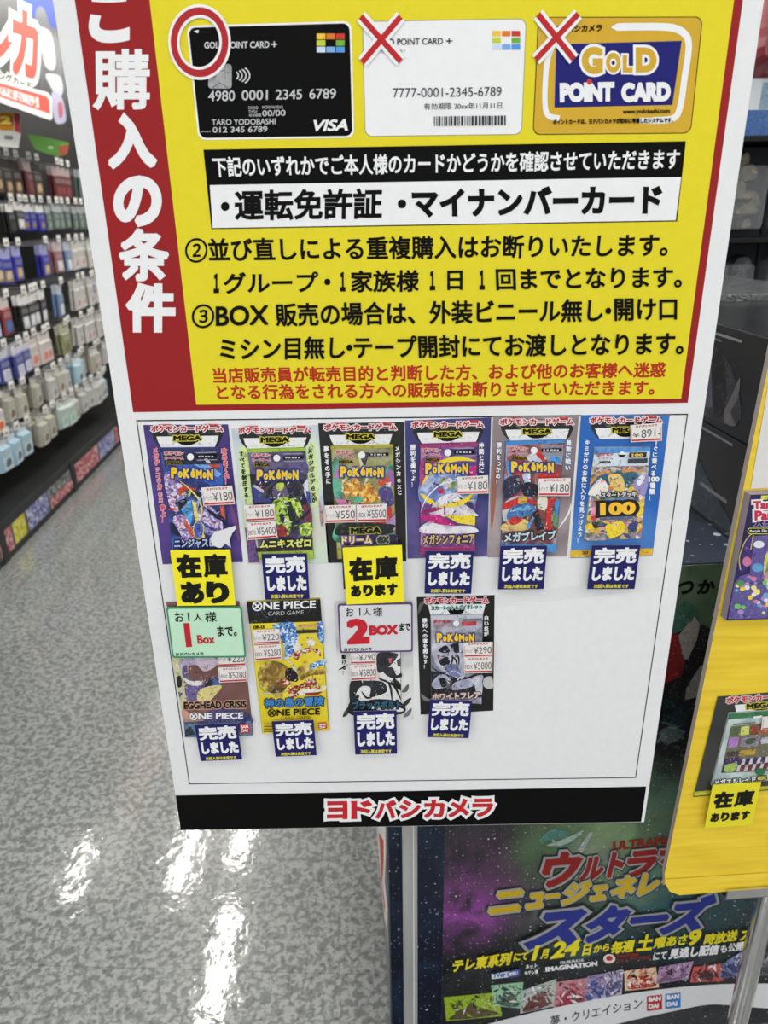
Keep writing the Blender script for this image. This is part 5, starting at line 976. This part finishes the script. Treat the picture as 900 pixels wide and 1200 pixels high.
# boxes on the counter
def carton(name, label, cat, lo, hi, mats, d=0):
    r = bpy.data.objects.new(name, None); COL.objects.link(r); tag(r, label, cat)
    r.location = CM4 @ Vector((lo[0], lo[1], lo[2])); r.rotation_euler = (0, 0, AX)
    b = MB(); sx, sy, sz = (hi[i] - lo[i] for i in range(3)); b.box((0, 0, 0), (sx, sy, sz), mats); o = b.build('carton', r)
    bv = o.modifiers.new('bevel', 'BEVEL'); bv.width = .0025; bv.segments = 2
    return r, sx, sy, sz
BX = cloud('carton_black', [(0.3, (22, 23, 25)), (0.7, (38, 40, 43))], 6, 3, .22, .5)
def side_print(r, shapes, lines):
    b = MB(); x = -.0006
    for c, pts in shapes: b.raw([(x, y, z) for y, z in smooth(pts)], [tuple(range(len(pts) * 5))], A(c)); x -= .00006
    for (y0, z0, y1, z1, c) in lines: b.raw([(x, y0, z0), (x, y1, z0), (x, y1, z1), (x, y0, z1)], [(0, 1, 2, 3)], C(c))
    b.build('side_print', r)
r, sx, sy, sz = carton('figure_box', 'lower of two stacked black figure boxes on the starry counter', 'box', (.54, .05, TOPZ), (.80, .50, TOPZ + .152), BX)
side_print(r, [((56, 66, 76), [(.04, .01), (.42, .01), (.40, .05), (.30, .07), (.26, .12), (.2, .13), (.16, .09), (.08, .05)]), ((84, 90, 98), [(.16, .03), (.28, .03), (.25, .09), (.21, .11), (.19, .08)])], [(.06, .140, .32, .144, (128, 130, 134)), (.16, .132, .32, .135, (104, 106, 110)), (.05, .05, .14, .056, (130, 132, 136))])
r, sx, sy, sz = carton('figure_box', 'upper of two stacked black figure boxes, with a grey beast shape on its side', 'box', (.54, .05, TOPZ + .153), (.80, .50, TOPZ + .31), BX)
side_print(r, [((54, 54, 60), [(.06, .02), (.3, .015), (.36, .06), (.32, .11), (.2, .125), (.1, .1)]), ((92, 90, 104), [(.14, .03), (.24, .025), (.27, .07), (.21, .1), (.15, .08)]), ((30, 30, 34), [(.10, .03), (.13, .02), (.16, .09), (.14, .12), (.11, .08)]), ((104, 102, 104), [(.06, .02), (.09, .015), (.1, .03), (.085, .06), (.07, .09), (.066, .06), (.08, .035)])], [(.08, .139, .30, .143, (136, 138, 142)), (.14, .131, .30, .134, (110, 112, 116))])
CG, nt2, b2 = base('clear_wrap', 0.12, 0.6); b2.inputs['Base Color'].default_value = rgba((96, 102, 102))
nz = nt2.nodes.new('ShaderNodeTexNoise'); nz.inputs['Scale'].default_value = 14; nz.inputs['Detail'].default_value = 3; nz.inputs['Distortion'].default_value = 2
bp = nt2.nodes.new('ShaderNodeBump'); bp.inputs['Strength'].default_value = .5; bp.inputs['Distance'].default_value = .02; nt2.links.new(nz.outputs['Fac'], bp.inputs['Height']); nt2.links.new(bp.outputs['Normal'], b2.inputs['Normal'])
r, sx, sy, sz = carton('wrapped_case', 'grey plastic wrapped case behind the black figure boxes', 'case', (.52, .505, TOPZ), (.92, .97, TOPZ + .322), CG)

# ------------------------------------------------------------------ toy rack behind, right
r = bpy.data.objects.new('toy_rack', None); COL.objects.link(r); r.location = (.72, 2.32, 0); tag(r, 'black toy rack with hanging figure packs in the right background', 'rack')
DKM = cloud('rack_black', [(0.3, (20, 20, 21)), (0.7, (32, 32, 33))], 5, 2, .5, .3)
b = MB(); b.box((0, .04, 0), (1.5, .08, 2.5), DKM); b.build('back_panel', r)
b = MB(); b.box((0, -.28, 0), (1.5, .04, .16), DKM); b.build('base_deck', r)
for k, z in enumerate((1.165, 1.43, 1.67)):
    b = MB(); b.box((0, -.26, z - .012), (1.5, .04, z), C((30, 30, 32))); b.build('shelf', r)
TG = [cloud('toy_grey', [(0.3, (60, 60, 60)), (0.55, (110, 108, 104)), (0.75, (170, 166, 158))], 30, 4, .4, .4), cloud('toy_dark', [(0.35, (24, 26, 28)), (0.6, (56, 60, 64)), (0.8, (120, 120, 116))], 30, 4, .4, .4), cloud('toy_olive', [(0.35, (50, 50, 40)), (0.6, (96, 90, 70)), (0.8, (190, 150, 70))], 34, 4, .4, .4)]
BLIS, ntb, bb2 = base('blister_plastic', .08, .6); bb2.inputs['Alpha'].default_value = .14; bb2.inputs['Base Color'].default_value = (.8, .82, .85, 1)
def toy(x, z, label, mt, hh=.20, wd=.15, group=None):
    r = bpy.data.objects.new('figure_pack', None); COL.objects.link(r); r.location = (x, 2.17, z); tag(r, label, 'figure pack', group)
    b = MB(); b.box((-wd / 2, 0, 0), (wd / 2, .003, hh), C((30, 32, 36))); b.build('backing_card', r)
    b = MB(); rr = random.Random(int(x * 100 + z * 31))
    for k in range(10):
        cx, cz = rr.uniform(-.05, .05), hh * (.15 + .08 * k); w2, h2 = rr.uniform(.012, .04), hh * rr.uniform(.04, .1)
        pts = smooth([(cx - w2, cz - h2), (cx - w2 * .6, cz + h2), (cx + w2 * .7, cz + h2 * 1.1), (cx + w2, cz - h2 * .8)], True, 4)
        b.prism(pts, .004, rr.uniform(.02, .035), mt, None, [(px * .75 + cx * .25, pz * .75 + cz * .25) for px, pz in pts])
    b.build('toy_figure', r)
    b = MB(); pts = rrect(-wd * .44, hh * .06, wd * .44, hh * .82, .012); b.prism(pts, .0, .04, BLIS, None, [(px * .9, pz * .92 + hh * .035) for px, pz in pts]); b.build('clear_blister', r)
for k in range(6): toy(.80 + k * .165, 1.166, 'clear pack with a small grey robot toy on the lowest visible rack shelf', TG[1 if k % 2 else 0], .245, .16, 'robot toy packs on the lowest visible shelf')
for k in range(6): toy(.80 + k * .165, 1.431, 'clear pack with dark and tan toy parts on the middle rack shelf', TG[2 if k % 2 else 1], .22, .16, 'toy packs on the middle rack shelf')
for k, (c, c2) in enumerate((((200, 206, 210), (50, 90, 150)), ((60, 80, 140), (206, 180, 120)), ((180, 186, 190), (70, 110, 160)))):
    r = bpy.data.objects.new('toy_carton', None); COL.objects.link(r); r.location = (.86 + k * .24, 2.10, 1.671); tag(r, ('small white and blue toy carton', 'small blue toy carton with tan strip', 'pale toy carton with blue lower half')[k] + ' on the upper rack shelf', 'box')
    b = MB(); b.box((0, 0, 0), (.2, .12, .13), C(c)); b.build('carton', r)
    b = MB(); b.box((.02, -.001, .0), (.2, -.0002, .06), A(c2)); b.box((.1, -.001, .062), (.19, -.0002, .12), A((120, 150, 170))); b.build('front_print', r)
r = bpy.data.objects.new('toy_bag', None); COL.objects.link(r); r.location = (1.06, 2.09, 1.802); tag(r, 'dusky red glossy toy bag above the cartons on the toy rack', 'toy bag')
b = MB(); pts = smooth([(-.16, 0), (-.17, .12), (-.14, .24), (-.05, .27), (.07, .26), (.15, .22), (.17, .1), (.15, 0)]); b.prism(pts, -.05, .04, cloud('red_plush', [(0.3, (110, 40, 46)), (0.55, (150, 64, 70)), (0.75, (206, 150, 156))], 10, 4, .25, .5, 1.0, (1, 1, 1), .3), None, [(x * .7, z * .75 + .03) for x, z in pts]); b.build('bag_body', r)
b = MB(); b.box((-.03, -.01, .26), (.03, .0, .32), C((206, 190, 190))); b.build('bag_header', r)

# ------------------------------------------------------------------ long rack along the left aisle
GO3 = Vector((-1.791, 3.12, 0))
GY2 = AX + math.pi / 2
G4 = Matrix.Translation(GO3) @ Matrix.Rotation(GY2, 4, 'Z')            # local x along the aisle, y into the rack, z up
r = bpy.data.objects.new('product_rack', None); COL.objects.link(r); r.location = GO3; r.rotation_euler = (0, 0, GY2); tag(r, 'long black hook rack along the left side of the aisle', 'rack')
S0, S1 = -1.2, 5.2
b = MB(); b.box((S0, .012, 0), (S1, .62, .165), DKM); b.build('base_deck', r)
b = MB(); b.box((S0, 0, .150), (S1, .02, .186), C((34, 34, 36), .4, .3)); b.box((S0, 0, 0), (S1, .012, .03), C((24, 24, 25), .4, .3)); b.build('price_rail', r)
b = MB(); b.box((S0, .56, .165), (S1, .62, 2.9), DKM); b.build('back_panel', r)
for s in (.08, 1.07, 2.06, 3.05): b = MB(); b.box((s - .03, -.004, .0), (s + .03, .01, .188), C((20, 20, 21), .4, .3)); b.build('rail_bracket', r)
for s in (1.0, 2.2): b = MB(); b.box((s - .02, .545, .165), (s + .02, .56, 2.9), C((40, 40, 42))); b.build('upright', r)
def spx(px, py): q = G4.inverted() @ onplane(px, py, GO3, aR); return q.x
words_m = {k: mosaic('rail_print_' + k, c, 62, .5, .3, .8) for k, c in dict(red=[(196, 120, 124), (160, 60, 66), (206, 180, 182), (170, 80, 86)], blue=[(120, 120, 170), (196, 198, 210), (70, 72, 140), (150, 150, 186)], yellow=[(206, 196, 50), (180, 168, 30), (216, 208, 110)], grey=[(120, 126, 124), (70, 76, 74), (150, 154, 152)]).items()}
for k, x0, y0, x1, y1, za, zb in (('red', 0, 645, 15, 632, .035, .148), ('yellow', 17, 630, 31, 617, .04, .148), ('blue', 33, 612, 57, 592, .035, .148), ('grey', 57, 585, 83, 562, .095, .148), ('red', 60, 592, 86, 570, .035, .09), ('red', 91, 565, 117, 542, .035, .148), ('blue', 118, 540, 136, 524, .035, .148), ('red', 137, 524, 150, 514, .035, .148)):
    b = MB(); a0, a1 = spx(x0, y0), spx(x1, y1); b.box((a0, -.001, za), (a1, 0.0, zb), words_m[k]); b.build('rail_label', r)
b = MB(); b.box((S0, -.0005, .032), (S1, .004, .149), C((74, 76, 76), .4, .3)); b.build('rail_insert', r)
# hanging sign over the rack
f = Flat('category_sign', 'black hanging category sign with a large red and white title over the left rack', 'sign', G4 @ Vector((.4, -.012, 2.036)), GY2, crop=(0, 0, 8.28)); g = f.p
b = MB(); b.prism(rect(-.9, 0, 1.82, .72), -.012, 0, C((20, 20, 21), .3, .4)); b.build('sign_panel', f)
f2 = f
b = MB(.0008)
b.poly(f.P([(215, -30), (520, -20), (545, 290), (330, 170), (240, 110)]), C((66, 92, 190)))
for q, c in (([(340, 130), (420, 80), (500, 300), (560, 420), (590, 700), (560, 760), (440, 640), (400, 880), (380, 480)], (62, 66, 78)), ([(385, 300), (430, 270), (500, 340), (540, 560), (520, 680), (430, 620)], (222, 196, 196)), ([(440, 720), (580, 740), (610, 880), (560, 960), (500, 860)], (206, 210, 224)), ([(500, 900), (600, 950), (640, 1150), (600, 1200), (530, 1170)], (190, 186, 214)), ([(560, 1010), (600, 1000), (610, 1110), (575, 1140)], (190, 80, 110))):
    b.poly(smooth(f.P(q)), A(c))
b.build('picture_area', f)
b = MB(.0016); RT = C((226, 92, 80)); WT = C((238, 238, 232))
b.text(g, 'レ', (-160, 320), (112, 400), 560, RT, 0.05, [(0.13, WT)]); b.text(g, 'カ', (110, 385), (368, 470), 660, RT, 0.05, [(0.11, WT)])
b.text(g, 'トレーディングカード', (-420, 590), (302, 836), 96, C((40, 42, 40)), 0.03, [(0.2, WT)])
b.poly(f.P([(-260, 700), (462, 898), (496, 940), (508, 1140), (486, 1168), (-260, 905)]), WT); b.poly(f.P([(-260, 735), (440, 930), (474, 962), (482, 1106), (-260, 852)]), RT)
b.poly(f.P([(-200, 775), (372, 950), (378, 1052), (-200, 850)]), mosaic('sign_smallprint', [(236, 226, 222), (226, 92, 80), (236, 200, 196), (240, 236, 232)], 60, .5, .3, 1.0)); b.build('title_lettering', f)
def flatcard(name, label, cat, quad, t, cols, crop):
    f = Flat(name, label, cat, G4 @ Vector((1, t, 1.8)), GY2, crop=crop)
    b = MB(); b.prism(f.P(quad), 0, .002, C(cols)); b.d = .0022; return f, b
f, b = flatcard('price_card', 'yellow, red and white price card hanging below the category sign', 'price card', [(-200, 90), (196, 105), (205, 330), (180, 460), (-200, 420)], .1, (226, 226, 226), (0, 120, 8.57)); g = f.p
b.poly(f.P([(-200, 95), (130, 105), (135, 285), (-200, 270)]), C((216, 150, 30))); b.poly(f.P([(132, 105), (194, 108), (203, 310), (145, 290)]), C((190, 60, 70))); b.text(g, '12', (-80, 175), (112, 180), 90, C((250, 226, 90)), .08, [(0.1, C((160, 40, 30)))]); b.poly(f.P([(40, 330), (125, 335), (125, 375), (42, 370)]), C((120, 120, 110))); b.build('printed_card', f)
f, b = flatcard('shelf_card', 'green shelf card with a red end above the upper hooks of the left rack', 'shelf card', [(272, 322), (420, 340), (690, 405), (672, 520), (590, 545), (480, 520), (350, 470)], .12, (96, 160, 60), (0, 120, 8.57))
b.poly(f.P([(585, 440), (690, 420), (672, 515), (590, 540)]), C((180, 84, 60))); b.poly(f.P([(480, 440), (530, 440), (528, 470), (478, 465)]), C((200, 230, 190))); b.build('printed_card', f)
# hooks and packets
def packet(name, cols, wd, hh, th, hdr=.22, glossy=False):
    """a hanging packet: header card with round hole, bulging bag with printed window; returns a mesh"""
    b = MB()
    hd, body, win, win2 = cols
    b.prism(rrect(-wd / 2, -hh * hdr, wd / 2, .012, .006), -.001, .001, C(hd, .3, .4))
    z0, z1 = -hh, -hh * hdr; o = [(-wd / 2, z1), (wd / 2, z1), (wd / 2, z0), (-wd / 2, z0)]; k = wd * .07
    b.prism(o, 0, th / 2, A(body), None, [(-wd / 2 + k, z1 - .008), (wd / 2 - k, z1 - .008), (wd / 2 - k, z0 + .008), (-wd / 2 + k, z0 + .008)])
    b.prism(o, 0, -th / 2, A(body), None, [(-wd / 2 + k, z1 - .008), (wd / 2 - k, z1 - .008), (wd / 2 - k, z0 + .008), (-wd / 2 + k, z0 + .008)])
    d = th / 2 + .0006; h2 = z1 - z0
    b.poly(rrect(-wd * .36, z0 + h2 * .1, wd * .36, z0 + h2 * .56, .008), A(win), d); b.poly(smooth([(-wd * .2, z0 + h2 * .2), (wd * .25, z0 + h2 * .26), (wd * .2, z0 + h2 * .5), (-wd * .15, z0 + h2 * .48)]), A(win2), d + .0005); b.poly([(-wd * .38, z0 + h2 * .66), (wd * .38, z0 + h2 * .66), (wd * .38, z0 + h2 * .86), (-wd * .38, z0 + h2 * .86)], A(tuple(int(v * .5 + 90) for v in body)), d)
    b.poly(ell(0, .001, .006, .006, 12), C((60, 60, 60)), .0016)
    me_o = b.build(name); return me_o
WHD = (240, 238, 236)
KIND = dict(
    brown=('glossy brown card sleeve packet', ((60, 50, 44), (58, 46, 40), (120, 90, 64), (220, 190, 150))), darkred=('dark red card sleeve packet', ((190, 170, 170), (100, 34, 40), (120, 44, 50), (140, 70, 70))),
    black=('black card sleeve packet', (WHD, (26, 26, 30), (44, 40, 40), (70, 60, 50))), blue=('deep blue card sleeve packet', (WHD, (40, 44, 150), (60, 66, 180), (170, 130, 80))), green=('dull green card sleeve packet', ((190, 196, 196), (96, 112, 108), (120, 134, 124), (150, 160, 150))),
    royal=('royal blue packet with pale window', ((170, 170, 216), (44, 46, 160), (150, 130, 96), (206, 190, 160))), rose=('rosy grey packet', ((206, 190, 194), (140, 90, 96), (210, 200, 200), (230, 226, 226))), pale=('pale grey packet', ((214, 212, 208), (206, 202, 198), (226, 222, 218), (190, 160, 160))),
    redblue=('red and blue packet', ((222, 214, 212), (150, 60, 60), (60, 90, 160), (90, 120, 180))), silver=('black packet with silver window', (WHD, (34, 34, 36), (196, 198, 200), (236, 236, 236))), bluewhite=('white packet with blue band', ((206, 212, 224), (110, 140, 180), (226, 228, 230), (236, 236, 238))),
    navywhite=('navy and white packet', ((222, 222, 228), (70, 74, 150), (216, 216, 222), (196, 200, 220))), pink=('white packet with pink marks', ((222, 214, 208), (214, 206, 200), (226, 190, 184), (214, 130, 120))), olive=('olive packet', ((190, 190, 170), (140, 140, 104), (140, 138, 100), (110, 108, 80))),
    orange=('white packet with orange mark', ((216, 214, 220), (220, 216, 212), (232, 222, 212), (226, 110, 60))), beige=('beige case packet', ((200, 198, 190), (190, 186, 170), (206, 202, 186), (130, 110, 98))), sky=('pale blue case packet', ((212, 216, 220), (180, 214, 230), (208, 224, 230), (90, 100, 110))), mint=('mint and white case packet', ((206, 210, 208), (204, 220, 212), (220, 234, 224), (150, 206, 180))), grey=('grey and white case packet', ((206, 206, 204), (200, 200, 196), (222, 220, 216), (150, 150, 150))))
ORD = ['top', 'second', 'third', 'fourth', 'fifth', 'sixth', 'lowest']
protos = {}; rj = random.Random(5)
hk = None
def peg(s, t, z, row):
    """hook with a white price tag at its end"""
    global hk
    lb = 'wire hook with white price tag in the %s row of the left rack' % ORD[row]
    if hk is None:
        b = MB(); b.tube((0, 0, 0), (0, .5, .0), .0028, C((150, 150, 152), .3, .5), 8); b.tube((0, 0, .016), (0, .5, .016), .002, C((150, 150, 152), .3, .5), 8); b.tube((0, 0, 0), (0, 0, .03), .0026, C((150, 150, 152), .3, .5), 8); hw = b.build('peg_hook')
        b = MB(); b.box((-.032, -.004, .016), (.032, -.001, .056), C((234, 232, 228))); b.box((-.02, -.0046, .024), (.016, -.0041, .036), C((150, 142, 140))); ht = b.build('price_tag', hw)
        hk = (hw, ht)
    else:
        hw = hk[0].copy(); COL.objects.link(hw); ht = hk[1].copy(); COL.objects.link(ht); ht.parent = hw
    tag(hw, lb, 'hook', 'hooks in the %s row of the left rack' % ORD[row])
    hw.location = G4 @ Vector((s, t, z)); hw.rotation_euler = (0, 0, GY2); hw.scale = (1, (.54 - t) / .5, 1)
def hang(kind, s, t, z, row, wd, hh, th, n):
    nm, cols = KIND[kind]; key = (kind, wd, hh, th); rot = (rj.uniform(-.01, .05), rj.uniform(-.035, .035), GY2 + rj.uniform(-.09, .09)); nv = Matrix.Rotation(rot[2], 3, 'Z') @ Matrix.Rotation(rot[0], 3, 'X') @ Vector((0, 1, 0))
    for k in range(n):
        if key not in protos: o = protos[key] = packet('sleeve_packet' if th < .03 else 'case_packet', cols, wd, hh, th)
        else: o = protos[key].copy(); COL.objects.link(o)
        tag(o, nm + ' hanging in the %s row of the left rack' % ORD[row], 'packet', '%ss in the %s row' % (nm, ORD[row]))
        o.location = G4 @ Vector((s, t + .012 + th / 2, z)) + nv * (k * (th + .008)); o.rotation_euler = rot
ROWS = [(1.845, .24, .125, .19, .02, [('brown', 1.0, 2.15), ('darkred', 2.2, 2.75), ('green', 2.8, 3.5)]),
        (1.60, .22, .105, .145, .018, [('black', .95, 1.55), ('blue', 1.6, 2.05), ('green', 2.1, 3.4)]),
        (1.365, .17, .125, .175, .02, [('royal', .75, 1.85), ('rose', 1.9, 2.1), ('pale', 2.2, 3.4)]),
        (1.115, .16, .115, .185, .02, [('redblue', .6, 1.1), ('silver', 1.2, 1.65), ('bluewhite', 1.8, 2.1), ('pale', 2.2, 3.2)]),
        (.875, .14, .115, .17, .022, [('navywhite', .45, 1.2), ('pink', 1.25, 1.6), ('olive', 1.7, 1.95), ('pale', 2.05, 3.0)]),
        (.655, .13, .11, .165, .05, [('orange', .4, .7), ('beige', .8, 1.3), ('grey', 1.35, 1.75), ('sky', 1.85, 2.1), ('pale', 2.2, 2.9)]),
        (.46, .10, .11, .17, .055, [('mint', .2, .45), ('sky', .55, .95), ('beige', 1.05, 1.3), ('mint', 1.4, 1.75), ('grey', 1.85, 2.4)])]
MIXK = [('black', 'darkred'), ('silver', 'pale'), ('royal', 'bluewhite'), ('silver', 'navywhite'), ('bluewhite', 'pink'), ('beige', 'mint'), ('sky', 'grey')]
for ri, (z, t, wd, hh, th, segs) in enumerate(ROWS):
    jr = random.Random(ri)
    for kind, a0, a1 in segs:
        n = max(1, round((a1 - a0) / (wd + .012))); 
        for k in range(n):
            s = a0 + (k + .5) * (a1 - a0) / n
            if jr.random() < .07: continue
            kd = kind if jr.random() > .22 else jr.choice(MIXK[ri])
            tt = t + jr.uniform(0, .035)
            peg(s, tt, z, ri); hang(kd, s, tt, z - jr.uniform(0, .012), ri, wd, hh, th, 2)
